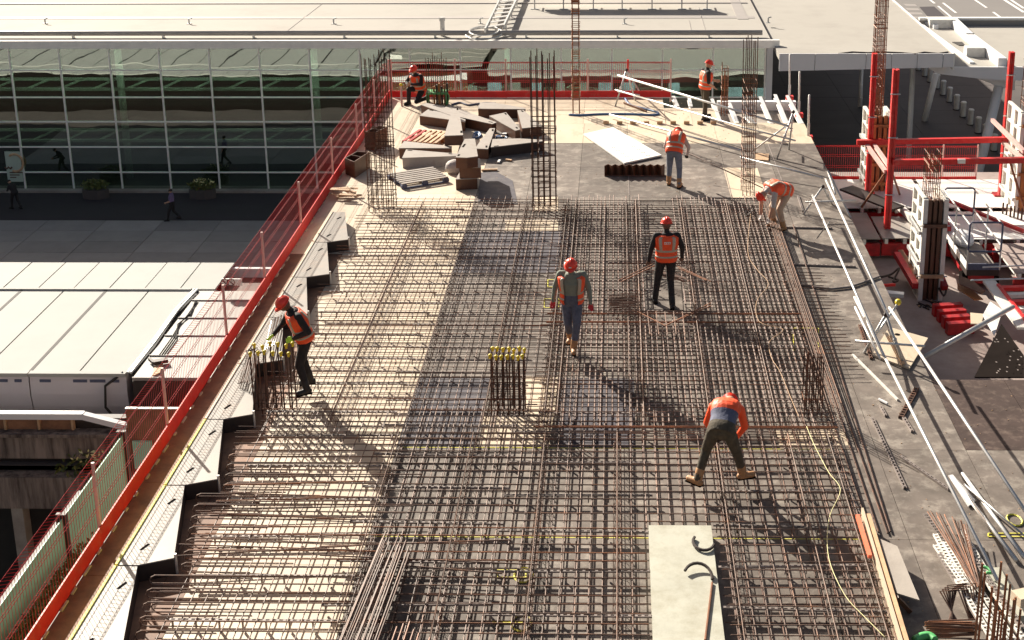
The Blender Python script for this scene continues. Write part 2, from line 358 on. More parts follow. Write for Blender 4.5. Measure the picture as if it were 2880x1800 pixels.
# caged roof ladder / gangway
A1 = g('N',225,375,RZ); A2 = g('N',400,0,RZ); B1 = g('N',405,340,RZ); B2 = g('N',560,0,RZ)
lad = thing('roof_gangway','inclined grey gangway ladder crossing the terminal roof with ring at its foot','gangway',A1)
for a, b in ((A1,A2),(B1,B2)):
    a = a+Vector((0,0,.45)); b = b+(b-a).normalized()*6+Vector((0,0,.6)); MB().beam(a,b,.09,.26).obj('side_rail','galv',lad)
    for t_ in (.08,.3,.52,.75,.95):
        p = a.lerp(b,t_); MB().beam(p,(p.x,p.y,RZ),.07,.07).obj('leg','galv',lad)
for t_ in range(9):
    f = (t_+.5)/9; MB().beam(A1.lerp(A2,f)+Vector((0,0,.5)),B1.lerp(B2,f)+Vector((0,0,.5)),.3,.03).obj('tread','galv',lad)
c_ = g('N',215,360,RZ); MB().path([c_+Vector((1.0*math.cos(t),1.6*math.sin(t),.2)) for t in [2*math.pi*i/20 for i in range(20)]],.05,5,True).obj('foot_ring','galv',lad)
MB().path([c_+Vector((.8*math.cos(t),1.3*math.sin(t),.35)) for t in [2*math.pi*i/20 for i in range(20)]],.04,5,True).obj('foot_ring','galv',lad)
# duct on legs
dc = thing('roof_duct','long round grey duct on thin legs at the far side of the roof','duct',g('N',1500,90,RZ))
pa = g('N',705,90,RZ); pb = g('N',2270,90,RZ)
MB().tube(pa+Vector((0,.6,1.05)),pb+Vector((0,.6,1.05)),.52,18).obj('duct_pipe','fascia',dc,smooth=True)
for i, x in enumerate((705,985,1275,1555,1845,2135,2380)):
    p = g('N',x,90,RZ); t = MB(); t.beam(p,p+Vector((0,0,1.0)),.07,.07); t.box(p.x-.25,p.x+.25,p.y-.1,p.y+.1,RZ,RZ+.04); t.beam(p+Vector((0,0,.45)),p+Vector((0,1.2,.45)),.06,.06); t.obj('leg','galv',dc)
# interior
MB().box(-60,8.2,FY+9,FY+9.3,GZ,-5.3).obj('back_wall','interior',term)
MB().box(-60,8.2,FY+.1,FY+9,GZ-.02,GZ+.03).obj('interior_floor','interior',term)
for zc in (-8.15,-11.15):
    for dy, dz in ((1.6,0),(2.9,.28)):
        MB().box(-40,7.5,FY+dy,FY+dy+.12,zc+dz,zc+dz+.16).obj('inner_beam','pale_green',term)
    for k in range(24):
        x = -39+k*1.9; MB().beam((x,FY+1.6,zc+.08),(x+.9,FY+2.9,zc+.36),.08,.1).obj('inner_strut','pale_green',term)
for x in (gy('A',835,700,FY+2.2).x-10.9,gy('A',835,700,FY+2.2).x,gy('A',2155,700,FY+2.2).x,gy('A',2155,700,FY+2.2).x+10.9): MB().tube((x,FY+2.2,GZ),(x,FY+2.2,-5.4),.2,12).obj('inner_column','pale_green',term,smooth=True)
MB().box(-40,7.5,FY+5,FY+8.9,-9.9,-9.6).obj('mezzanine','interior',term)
for k in range(8): MB().box(-38+k*5.6,-34.5+k*5.6,FY+.9,FY+1.2,-5.42,-5.38).obj('fill_strip','fill_glow',term)  # hidden glowing strips, added to brighten the inner beams and columns
# lit shop displays behind the glass
for i, (k, x0, x1, y0, y1, m) in enumerate([('B',1005,1070,585,640,'lit_white'),('B',1140,1235,560,640,'screen'),('B',1300,1365,562,640,'lit_white'),('B',1440,1520,565,640,'screen'),('B',1610,1665,555,640,'lit_white'),('B',1765,1830,558,640,'lit_white'),('B',1895,1985,560,640,'screen'),('B',2050,2140,560,640,'screen'),('C',0,75,565,640,'screen'),('C',405,500,595,665,'screen'),('C',580,650,600,665,'screen')]):
    a = gy(k,x0,y0,FY+.5); b = gy(k,x1,y1,FY+.5)
    MB().box(a.x,b.x,FY+.5,FY+.56,b.z,a.z).obj('display_panel', m, term)
a = gy('B',500,505,FY+1.2); b = gy('C',210,560,FY+1.2); MB().box(a.x,b.x,FY+1.2,FY+1.3,b.z,a.z+.1).obj('shop_sign_band','shopred',term)
# tall poster in the left bay of the glass front
P0 = gy('A',30,1030,FY-.1); P1 = gy('A',160,1235,FY-.1)
po = MB(); po.box(P0.x,P1.x+.0,FY-.12,FY-.10,P1.z,P0.z); po_o = po.obj('poster','pale_green',term,label='pale green poster of a round dish seen from above')
cx, cz = (P0.x+P1.x)/2+.1, P0.z-.65
MB().path([(cx+.45*math.cos(t),FY-.13,cz+.5*math.sin(t)) for t in [2.2-4.2*i/16 for i in range(17)]],.07,5).obj('poster_ring','timber',po_o,world=True)
MB().path([(cx-.6+.1*i,FY-.13,cz-.25-.1*(i%2)) for i in range(5)],.05,5).obj('poster_spoon','form_side',po_o)
for k in range(3): MB().box(P0.x+.15,P0.x+.9-.2*k,FY-.128,FY-.12,P1.z+.5-k*.14,P1.z+.56-k*.14).obj('poster_line','form_side',po_o)
# planters at the foot of the glass
def foliage(c, r, n, s, m='leaf', zsq=.8):
    b = MB()
    for i in range(n):
        d = Vector((random.gauss(0,1),random.gauss(0,1),random.gauss(0,1))).normalized()*random.random()**.4
        p = Vector(c)+Vector((d.x*r[0],d.y*r[1],d.z*r[2])); u = Vector((random.gauss(0,1),random.gauss(0,1),random.gauss(0,1))).normalized(); v = u.orthogonal().normalized()
        e = s*random.uniform(.6,1.3); b.add([p-u*e,p-v*e*.45,p+u*e,p+v*e*.45],[(0,1,2,3)])
    return b
for lab, (x, y) in {'dark shrub planter left of the walking pedestrian':(655,1345),'yellow-flowered shrub planter right of the walking pedestrian':(1380,1345)}.items():
    p = g('A',x,y,GZ); pl = thing('planter',lab,'planter',p)
    MB().prism([(p.x+.75*math.cos(a),p.y+.4*math.sin(a)) for a in [2*math.pi*i/10 for i in range(10)]],GZ,GZ+.5).obj('pot','plaza',pl)
    foliage((p.x,p.y,GZ+.75),(.8,.4,.35),220,.12).obj('foliage','leaf',pl)
    if 'yellow' in lab: foliage((p.x+.1,p.y-.1,GZ+.95),(.65,.3,.2),50,.07).obj('blossom','flower',pl)

# =================================================================== CANOPIES, COLUMNS, BOLLARDS (right)
cn = thing('entrance_canopy','broad pale roof canopy with panelled fascia beside the glass front','canopy',(16,72,GZ))
CY = 72.0; cz = -5.1
a = gy('M',-120,525,CY); b = gy('M',1715,542,CY)
c1 = g('M',1100,0,b.z); xr = b.x
bk = b+(c1-b)*3.5
MB().prism([(8.45,CY-.02),(xr,CY-.02),(bk.x,bk.y),(8.45,bk.y)], b.z-.3, b.z).obj('roof','roof',cn)
segs = [8.45]+[gy('M',x,540,CY).x for x in (328,840,1095,1352,1610)]+[xr]
for i in range(len(segs)-1):
    x0, x1 = segs[i]+.015, segs[i+1]-.015
    def zb(x): return -6.10+(x-8.7)/(xr-8.7)*.20
    MB().add([(x0,CY-.1,zb(x0)),(x1,CY-.1,zb(x1)),(x1,CY-.1,b.z+.05),(x0,CY-.1,b.z+.05),(x0,CY-.03,zb(x0)),(x1,CY-.03,zb(x1)),(x1,CY-.03,b.z+.05),(x0,CY-.03,b.z+.05)],[(0,1,2,3),(7,6,5,4),(0,4,5,1),(1,5,6,2),(2,6,7,3),(3,7,4,0)]).obj('fascia_panel','fascia',cn)
dR = (bk-b).normalized()
MB().add([(xr,CY,b.z+.05),(bk.x,bk.y,b.z+.05),(bk.x,bk.y,b.z-.8),(xr,CY,b.z-.85),(xr+.08,CY,b.z+.05),(bk.x+.08,bk.y,b.z+.05),(bk.x+.08,bk.y,b.z-.8),(xr+.08,CY,b.z-.85)],[(0,1,2,3),(7,6,5,4),(0,4,5,1),(1,5,6,2),(2,6,7,3),(3,7,4,0)]).obj('side_fascia','alu_frame',cn)
p0_ = g('M',0,525,b.z); 
MB().path([g('M',*p,b.z+.03) for p in [(560,538),(700,520),(860,528),(1010,520),(1200,528),(1330,540),(1420,522),(1560,535),(1660,520)]],.04,5).obj('loose_cable','form_dark',cn)
def bigcol(k, x0_, y0_, x1_, y1_, r, lab, Y=None, m='fascia'):
    base = g(k,x1_,y1_,GZ) if Y is None else gy(k,x1_,y1_,Y)
    top = gy(k,x0_,y0_,base.y)
    if base.z > GZ+.3: d = (base-top); base = base+d*((base.z-GZ)/max(.1,-d.z))
    return MB().tube(base, top, r, 16, r*.85).top('canopy_column', m, lab, 'column', smooth=True)
bigcol('M',795,690,780,1065,.14,'dim round column in deep shade under the wide canopy')
bigcol('M',1310,672,1282,1205,.17,'tall pale round column behind the red posts, nearest the canopy edge',80.)
# second canopy with raking columns
c2 = thing('far_canopy','second pale canopy with raking legs at the right edge','canopy',(26,73,GZ))
z2 = -6.0; Y2 = 73
q0 = gy('M',1480,680,Y2); q1 = gy('M',2700,672,Y2)
MB().prism([(q0.x+.6,Y2),(q1.x+8,Y2),(q1.x+18,84.6),(g('M',1430,230,q0.z).x,84.6)], q0.z-.3, q0.z).obj('roof','roof',c2)
f_ = [gy('M',x,y,Y2-.05) for x, y in [(1470,682),(1490,700),(1560,740),(1960,785),(2110,800),(2420,808),(2800,815),(2800,672),(1480,672)]]
MB().slabpoly(f_,(0,1,0),.12).obj('fascia','fascia',c2)
for lab, a, b, r in [('leg',(765,262),(665,665),.19),('leg',(1300,370),(1100,1200),.25)]:
    base = g('J',*b,GZ) if b[1] < 700 else None
    if base is None:
        top = gy('J',a[0],a[1],74.); q_ = gy('J',b[0],b[1],74.); d = q_-top; base = top+d*((top.z-GZ)/-d.z)
    else: top = gy('J',a[0],a[1],base.y)
    MB().tube(base,top,r,14,r*1.05).obj('raking_leg','fascia',c2,smooth=True)
MB().slabpoly([gy('M',x,y,74) for x, y in [(1960,788),(2330,800),(2330,905),(2150,870),(2080,830)]],(0,1,0),.5).obj('bracket','fascia',c2)
# roof upstands and boxes on the far canopy
def onroof(k, x, y): return g(k,x,y,q0.z)
for name, a, b, w_, h_ in [('upstand',(1430,245),(1540,290),.3,.25),('upstand',(1700,245),(1880,420),.45,.45),('upstand',(1870,410),(2200,665),.45,.45),('kerb_rail',(1380,250),(1900,640),.25,.1)]:
    p = onroof('M',*a); q_ = onroof('M',*b); MB().beam(p+Vector((0,0,h_/2)),q_+Vector((0,0,h_/2)),w_,h_).obj(name,'fascia',c2)
for x, y, s in [(1600,280,1.5),(1935,570,1.0)]:
    p = onroof('M',x,y); MB().box(p.x-s/2,p.x+s/2,p.y,p.y+s*.7,p.z,p.z+.5).obj('plant_box','white_paint',c2)
MB().prism([onroof('M',*p) for p in [(1700,425),(1800,425),(1830,460),(1770,460)]],q0.z,q0.z+.04).obj('hatch','dark_gap',c2)
wl = thing('low_parapet','long low white parapet wall between the far roof and the road','wall',(40,85,-6.9))
p = gy('M',1370,190,84.9); MB().box(p.x,90,84.8,85.0,-6.9,-5.86).obj('wall','roof_band',wl); MB().box(p.x,90,84.7,85.1,-5.86,-5.72).obj('coping','ply_white',wl)
# bollards
blab = ['farthest bollard, half hidden under the canopy fascia','bollard just right of the pale round column head','bollard behind the raking canopy leg head','bollard touching the raking leg, fourth along','fifth bollard, first one standing clear of the leg','sixth steel bollard of the diagonal row','seventh steel bollard, mid-row on dark paving','eighth steel bollard of the diagonal row','ninth steel bollard, near the red post','last full bollard before the thick raking leg','bollard partly hidden by the thick raking leg','nearest bollard, low behind the red beam']
bp_ = [(612,235),(668,285),(712,335),(770,390),(822,445),(876,505),(936,570),(992,632),(1055,698),(1120,768),(1182,830),(1255,920)]
b0 = None
for lab, (x, y) in zip(blab, bp_):
    p = g('J',x,y,GZ)
    if b0 is None:
        b0 = thing('bollard',lab,'bollard',p,'steel bollards in a diagonal row')
        MB().tube((0,0,0),(0,0,.98),.17,14).obj('shaft','steel',b0,world=False,smooth=False); MB().tube((0,0,.98),(0,0,1.06),.2,14,.16).obj('cap','ply_white',b0,world=False)
        MB().tube((0,0,0),(0,0,.05),.24,14).obj('base','dark_gap',b0,world=False)
    else:
        b1 = copy_tree(b0); b1.location = p; b1['label'] = lab

# =================================================================== LEFT: covered walkway roofs, viaduct edge
MZ = -11.0
mq = thing('covered_walkway','long white panel-roofed walkway cover in the street','shelter',(-24,50,GZ))
yb_, ym, yf = 56.35, 53.15, 45.4
X1, X2 = -16.5, -17.45
k = 0; x = X1
while x > -52:
    board('back_roof_panel','marquee',mq,x-1.42,x-.0,ym+.15,yb_,MZ-.08,MZ+random.uniform(-.006,.006)); x -= 1.47
x = X2
while x > -52:
    board('roof_panel','marquee',mq,x-1.69,x,yf,ym,MZ-.1,MZ-.02); x -= 1.75; k += 1
    if k%2 == 0: MB().box(x-.05,x+.07,yf,ym,MZ-.05,MZ-.012).obj('joint','dark_gap',mq)
MB().box(-52,X1-.1,yf+.1,yb_-.2,MZ-.16,MZ-.12).obj('sub_frame','dark_gap',mq)
MB().box(-52,X1,yb_-.12,yb_-.04,GZ,MZ-.09).obj('back_wall','slot',mq)  # unseen black wall, added to darken the band mirrored in the glass
MB().box(-52,X2,ym,ym+.15,MZ-.08,MZ+.05).obj('ridge_cap','marquee',mq)
for i in range(8):          # rounded front wall units
    xa = X2-i*3.5; xb = xa-3.46; t = MB(); prof = []
    for s_ in range(9):
        a_ = math.pi/2*(s_/8)
        prof.append((yf-.35*math.sin(a_)+ (0.28*((s_/8)**3)), MZ-.12-1.9*(s_/8)))
    prof = [(yf-.02, MZ-.1),(yf-.12,MZ-.12),(yf-.16,MZ-.3),(yf-.18,MZ-.8),(yf-.12,MZ-1.3),(yf+.02,MZ-1.8),(yf+.35,MZ-2.4)]
    vs = [(xx,a_,b_) for a_, b_ in prof for xx in (xb, xa)]; fs = [(2*j,2*j+1,2*j+3,2*j+2) for j in range(len(prof)-1)]
    t.add(vs, fs); t.add([(xa,a_,b_) for a_, b_ in prof]+[(xa,yf+.6,MZ-2.4),(xa,yf+.6,MZ-.1)],[tuple(range(len(prof)+2))])
    t.obj('wall_unit','marquee_wall',mq)
    MB().box(xb,xa,yf-.22,yf+.02,MZ-.12,MZ+.02).obj('eave','marquee',mq)
    for dx, w_ in ((.25,.25),(.75,.55),(1.4,.5),(2.7,.4)): MB().box(xa-dx-w_,xa-dx,yf-.185,yf-.15,MZ-.34,MZ-.24).obj('dark_vent','navy',mq)
MB().path([(X2-.1,yf-.1,MZ+.02),(X2-.7,yf-.35,MZ-.4),(X2-.75,yf-.4,MZ-1.2),(X2-.4,yf-.3,MZ-1.8)],.05,6).obj('pipe','dark_gap',mq)
for dx in (0,.12): MB().path([(X2+.05+dx,yf-.1,MZ),(X2+.1+dx,48,MZ+.05),(X2+.0+dx,51,MZ+.02),(X2+.15+dx,ym,MZ+.04)],.05,6).obj('cable','galv',mq)
# unseen pale cover added behind the site, to be mirrored in the glass
MB().box(-9,12,47,56,MZ-.2,MZ).top('mirror_cover','marquee','unseen pale flat cover added behind the far fence, mirrored in the glass','shelter')
# grey lean-to roof beside it
gr = thing('grey_roof','low grey sheet-metal roof between the white walkway and the red fence','roof',(-14.8,46,GZ))
ya_ = g('W',40,1095,MZ).y; yz = g('W',860,350,MZ).y
js = [g('W',40,1095,MZ).y, g('W',175,905,MZ).y, g('W',330,735,MZ).y, g('W',470,585,MZ).y, g('W',540,435,MZ).y, yz]
for i in range(5): board('roof_sheet','roof_grey',gr,-17.1,-9.5,js[i]+.03,js[i+1]-.03,MZ-.12,MZ-.03); board('batten','roof_band',gr,-17.1,-9.5,js[i]-.03,js[i]+.03,MZ-.1,MZ+.02)
MB().box(-17.1,-9.5,ya_-.02,ya_+3,GZ-.5,MZ-.13).obj('wall','form_dark',gr)
for k in range(3): MB().path([g('W',*p,MZ+.02) for p in [(620-8*k,440),(540+10*k,560),(470-8*k,640),(400+20*k,760),(300+20*k,900)]],.03,4).obj('wire','dark_gap',gr)
fl = thing('flood_light','black flood lamp lying on the grey roof beside a pale board','lamp',g('W',270,960,MZ)); 
p = g('W',215,935,MZ); MB().beam(g('W',245,965,MZ+.1),g('W',370,945,MZ+.1),.25,.12).obj('lamp_head','form_dark',fl); MB().beam(g('W',212,935,MZ+.1),g('W',250,970,MZ+.1),.1,.1).obj('bracket','form_dark',fl)
MB().prism([g('W',*a,MZ) for a in [(265,985),(330,975),(300,1060),(235,1085)]],MZ,MZ+.03).top('ply_offcut','timber','pale board lying on the grey roof under the black lamp','board')
# viaduct edge: rail, barrier panels, stained concrete beams, void
vd = thing('viaduct_edge','dark stained concrete viaduct edge with metal rail below the walkway','viaduct',(-22,43,-20))
def vz(k, x, y, Y=43.0): return gy(k,x,y,Y)
zr = vz('V',0,505).z; zb1 = vz('V',0,625).z; zt2 = vz('V',0,640).z; z3 = vz('V',0,850).z; z4 = vz('V',0,1000).z; z5 = vz('V',0,1262).z
xb = vz('V',1080,600).x; xk = vz('V',715,505).x
MB().box(-60,xk,42.85,43.1,zr-.1,zr+.12).obj('top_rail','fascia',vd)
MB().beam((xk,42.97,zr),(xb,42.97,vz('V',1080,600).z),.25,.2).obj('sloping_rail','fascia',vd)
x = xk-.4
while x > -40: board('barrier_panel','ply_rust',vd,x-1.1,x-.06,43.0,43.06,zb1,zr-.1); MB().box(x-.06,x+.02,42.94,43.1,zb1,zr-.1).obj('barrier_post','timber',vd); x -= 1.16
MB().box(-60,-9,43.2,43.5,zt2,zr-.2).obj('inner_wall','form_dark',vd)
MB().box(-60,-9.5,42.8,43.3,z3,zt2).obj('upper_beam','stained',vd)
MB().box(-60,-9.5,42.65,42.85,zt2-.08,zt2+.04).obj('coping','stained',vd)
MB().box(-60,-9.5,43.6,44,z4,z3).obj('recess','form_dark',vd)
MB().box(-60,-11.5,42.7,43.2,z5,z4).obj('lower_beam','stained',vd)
MB().box(-60,-9,43.9,44.1,-20,z5).obj('void_shade','dark_gap',vd)  # near-black sheet standing in for the shade of the void
a = vz('V',160,1265); MB().box(a.x-.2,a.x+.2,42.8,43.3,-20,z5).obj('pier','concrete',vd)
foliage(vz('V',760,930),(1.2,.4,1.1),260,.12).top('creeper','leaf','small white-flowering creeper hanging on the stained concrete','plant')
foliage(vz('V',800,870,42.6),(.9,.3,.25),40,.09).top('creeper_blossom','flower','pale blossom cluster on the creeper by the fence','blossom')
# brown wall block under the fence near the lamp
bw = thing('brown_wall','rust-brown wall block with pale top edge seen through the red mesh','wall',(-11,36,-13))
a = gy('V',1065,455,37); b = gy('V',1480,455,37)
MB().box(a.x,-8.2,37,37.06,-16,a.z).obj('wall','ply_rust',bw); MB().box(a.x,-8.2,36.98,37.08,a.z,a.z+.03).obj('coping','alu_frame',bw)
t = gy('V',1215,820,36.9); MB().box(t.x-.28,t.x+.28,36.88,36.96,t.z-.55,t.z+.35).obj('meter_box','hoarding',bw)
# sign by the far end of the walkway
sg = thing('notice_board','white prohibition notice on a brown hut behind the red fence','sign',g('W',880,330,-10.5))
hp = g('W',930,250,MZ)
MB().box(hp.x-1.6,hp.x+5.6,52.8,56,GZ,MZ-.5).obj('hut','form_side',sg); MB().box(hp.x-1.2,hp.x+5.6,55.9,56.1,MZ-.5,MZ-.1).obj('hut_rail','fascia',sg)
a = gy('W',825,255,52.7); b = gy('W',1000,310,52.7); pn = MB().box(a.x,b.x,52.68,52.76,b.z,a.z).obj('panel','ply_white',sg)
for cxp in (852,905):
    c = gy('W',cxp,285,52.66); MB().path([(c.x+.15*math.cos(t),52.66,c.z+.15*math.sin(t)) for t in [2*math.pi*i/16 for i in range(16)]],.018,4,True).obj('ring','form_dark',pn)
    MB().beam((c.x-.10,52.66,c.z+.10),(c.x+.10,52.66,c.z-.10),.03,.03,(0,1,0)).obj('bar','form_dark',pn)
# green hoarding with shrubs below the near fence
hd = thing('green_hoarding','pale green hoarding panels running below the near red fence','hoarding',(-8.8,17,-3))
HY = [11.5,14.2,16.9,19.6,22.4]
for i in range(4): board('hoarding_panel','hoarding',hd,-8.81,-8.79,HY[i],HY[i+1]-.06,-2.7,-1.42)
for y in HY: MB().box(-8.9,-8.74,y-.06,y+.02,-3.2,-1.35).obj('post','form_dark',hd)
foliage((-8.62,15.2,-2.08),(.10,5.0,.30),5200,.045).top('shrub_row','leaf','low green shrubs along the foot of the green hoarding',None,kind='stuff')
MB().box(-10,-7.2,8,23,-3.3,-2.9).obj('planting_bed','form_dark',kind='structure')

# =================================================================== SITE BUILDING UNDER THE DECK
sb = MB(); sb.box(-6.9,5.2,10,41.5,-20,-.32); sb.box(-4,12,5,21.7,-20,-.34); sb.obj('site_structure','concrete',kind='structure')
MB().box(5.2,16,21.7,40,-20,ZP).obj('lower_floor','pitfloor',kind='structure')
MB().box(-6.94,-6.9,10,41.5,-1.6,-.03).obj('slab_edge','ply_rust',kind='structure')

# deck sheets -----------------------------------------------------------
dk = struct('deck')
YJ = [11.83,14.30,16.77,19.29,21.76,24.29,26.72,29.26,31.73,34.2,36.4,38.45]
XJ = [-3.38,-2.16,-.94,.28,1.50,2.72,3.94,5.30]
for j in range(len(YJ)-1):
    for i in range(len(XJ)-1):
        m = 'ply_dark'
        if j == 10: m = 'ply_light' if i > 0 else 'ply_dark'
        if j == 9 and i < 2: m = 'ply_dark'
        if (i, j) in ((0,6),(1,6),(0,3),(2,3)): m = 'ply_blue'
        board('plywood_sheet', m, dk, XJ[i]+.004, XJ[i+1]-.004, YJ[j]+.004, YJ[j+1]-.004, -.02, random.uniform(-.001,.001))
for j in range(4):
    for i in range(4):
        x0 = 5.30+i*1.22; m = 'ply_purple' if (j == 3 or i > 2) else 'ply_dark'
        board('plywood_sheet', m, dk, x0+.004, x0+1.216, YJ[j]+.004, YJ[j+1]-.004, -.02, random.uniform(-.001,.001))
# pale plywood on the left strip and at the far end
YL = [11.2+1.22*k for k in range(26)]
for j in range(25):
    y1 = min(YL[j+1],41.5)
    if YL[j] > 41.4: break
    board('plywood_sheet','ply_light',dk,-5.82+.004,-3.384,YL[j]+.004,y1-.004,-.02,random.uniform(-.001,.001))
for j in range(3):
    for i in range(4):
        x0 = -3.38+i*1.2; y0 = 38.45+j*1.02
        if x0 > 1.3 and y0 > 40.3: continue
        board('plywood_sheet','ply_light',dk,x0+.004,min(x0+1.196,1.37),y0+.004,y0+1.016,-.02,random.uniform(-.001,.001))
for a, b in ((1.38,2.14),(2.14,2.9)): board('plywood_sheet','ply_light',dk,a+.003,b-.003,38.45,40.2,-.02,0)
for y0, y1 in [(11,13.6),(13.6,16.1),(16.1,18.6),(18.6,21.0),(21.0,23.4)]: board('plywood_sheet','ply_rust',dk,-5.82,-5.48,y0,y1-.004,.0015,.004)  # brown ply tone and the teeth's shadow, both put into this strip
for y0, y1 in [(11,13.4),(13.4,15.8),(15.8,18.2),(18.2,20.6),(20.6,23),(23,25.4),(25.4,27.8),(27.8,30.2),(30.2,32.6),(32.6,35),(35,37.4),(37.4,39.8),(39.8,41.5)]:
    board('edge_plank','ply_rust' if y0 < 27 else 'ply_light',dk,-6.93,-5.83,y0+.004,y1-.004,-.022,-.002)
MB().box(-6.93,5.28,10,38.4,-.06,-.03).obj('deck_bearers','form_dark',dk)
MB().box(5.2,10.3,10,21.7,-.06,-.03).obj('deck_bearers','form_dark',dk)
# pale patches round columns (sheets laid 4 mm up)
for pts in ([('E',1260,170),('E',1620,170),('E',1620,240),('E',1260,240)], [('E',1395,1230),('E',1620,1240),('E',1600,1500),('E',1400,1490)], [('R',1395,1035),('R',1705,1040),('R',1800,1320),('R',1470,1310)], [('I',730,90),('I',1190,80),('I',1240,215),('I',760,215)], [('B',1620,1340),('B',1450,1345),('B',1450,1440),('B',1620,1440)],[('H',1110,-10),('H',1590,-10),('H',1560,200),('H',1080,200)]):
    MB().prism([g(*p) for p in pts],.004,.008).obj('infill_sheet','ply_light',dk)
MB().prism([g('B',*p) for p in [(1090,1175),(1200,1170),(1310,1230),(1345,1390),(1075,1385)]],.003,.006).obj('dark_sheet','ply_blue',dk)  # dark bluish patch laid just above the sheets
for k, x, y in [('H',1385,1075),('H',1370,1400)]:       # sprayed rings and marks
    p = g(k,x,y); MB().path([(p.x+.12*math.cos(t),p.y+.17*math.sin(t),.012) for t in [2*math.pi*i/14 for i in range(14)]],.014,4,True).obj('spray_ring','yellow_paint',dk)
for k, a, b, c, d in [('H',1205,1040,1400,1090),('H',1180,1390,1380,1400),('E',1550,575,1640,625),('E',1525,705,1625,765),('F',850,905,1020,1060),('I',2175,790,2419,812)]:
    pts = [g(k,a,b),g(k,c,b),g(k,c,d),g(k,a,d)]
    for i in ((0,1,3) if k == 'F' else range(4)): MB().beam(pts[i]+Vector((0,0,.010)),pts[(i+1)%4]+Vector((0,0,.010)),.018,.006).obj('spray_line','yellow_paint',dk)
p = g('I',2355,700); MB().path([(p.x+.1*math.cos(t),p.y+.15*math.sin(t),.012) for t in [2*math.pi*i/14 for i in range(14)]],.014,4,True).obj('spray_ring','yellow_paint',dk)
for y in (21.76,24.29,16.77,19.29): MB().box(-3.3,3.3,y-.007,y+.007,.002,.005).obj('tape_line','yellow_paint' if y in (16.77,19.29) else 'chair',dk)

for y, xa, xb in ((31.73,-2.2,3.4),(34.2,-3.3,5.2),(36.4,-2.0,1.3)): MB().box(xa,xb,y-.012,y+.012,.002,.005).obj('tape_line','chair',dk)
for x, ya, yb in ((.28,31.8,34.1),(2.72,31.8,34.1),(4.05,31.8,36.3)): MB().box(x-.01,x+.01,ya,yb,.006,.009).obj('tape_line','chair',dk)
# concrete slab strip in the middle foreground, and its bent bars
PX = g('H',2235,812).x
MB().box(PX,1.27,11.5,16.82,.002,.17).top('concrete_upstand','slab','pale bare concrete plinth rising through the bars in the foreground','plinth')
def bentbar(pts, r, m, lab, cat='rebar', grp=None): return MB().path(pts, r, 6).top('bent_bar', m, lab, cat, grp)
c = g('I',245,850,.2); bentbar([(c.x+.14*math.cos(t)-.01,c.y+.20*math.sin(t)+.02,.2) for t in [math.pi*.8+math.pi*1.1*i/10 for i in range(11)]],.021,'form_dark','dark curved hose piece at the far edge of the concrete plinth','hose')
c = g('I',215,1060,.2); bentbar([(c.x+.18*math.cos(t)-.03,c.y+.24*math.sin(t)-.08,.2+.05*math.sin(t)) for t in [math.pi*.85-math.pi*.9*i/10 for i in range(11)]],.021,'form_dark','dark arched hose piece on the middle of the concrete plinth','hose')
MB().tube(g('I',298,1120,.19),g('I',250,1512,.19),.014,6).top('loose_bar','rebar_rust','single rusty bar lying along the concrete plinth edge','rebar')

# =================================================================== REINFORCEMENT
BAR = MB().tube((-.5,0,0),(.5,0,0),1,5).mesh('rebar','rebar')
BARD = MB().tube((-.5,0,0),(.5,0,0),1,5).mesh('rebar','rebar_dark')
BART = MB().tube((-.5,0,0),(.5,0,0),1,6).mesh('rebar','rebar_thick')
BARR = MB().tube((-.5,0,0),(.5,0,0),1,5).mesh('rebar','rebar_rust')
def bar(parent, p, q, r=.007, me=BAR, name='rebar'):
    p = V3(p); q = V3(q); d = q-p; o = inst(name, me, parent, (p+q)/2-wloc(parent) if parent is not None else (p+q)/2)
    o.rotation_mode = 'QUATERNION'; o.rotation_quaternion = Vector((1,0,0)).rotation_difference(d.normalized()); o.scale = (d.length, r, r)
    return o
def teeth_x(y):      # left limit of the mat beside the saw-tooth forms
    t = ((y-13.6)/2.03) % 1; return -5.66-.36*t
ZB, ZT = .045, .165
rj = lambda s=.012: random.uniform(-s, s)
m1 = thing('reinforcement_mat','left rebar mat with square mesh over the pale plywood','rebar mat',(-3.5,22,.02))
m2 = thing('reinforcement_mat','dense rebar mat of close bars in the middle right, where two men stand','rebar mat',(1,26,.02))
m3 = thing('reinforcement_mat','near foreground rebar mat around the concrete plinth','rebar mat',(0,15.5,.02))
# left mat: longitudinal
x = -5.5
while x < -1.2:
    for z, dx in ((ZT,0),):
        ys = 21+rj(.4)
        bar(m1,(x+dx+rj(),19.6+rj(.3),z+rj(.004)),(x+dx+rj(.03),31.25+rj(.12),z+rj(.004)))
    x += .17
y = 19.4
while y < 31.0:
    for z, dy in ((ZT+.014,0),(ZB+.014,.07)):
        if dy and random.random() < .8: continue
        bar(m1,(teeth_x(y)+.1+rj(.03),y+dy+rj(),z),(-1.15+rj(.15),y+dy+rj(.02),z),.0075,random.choice((BAR,BAR,BARD,BARR)))
    y += .2
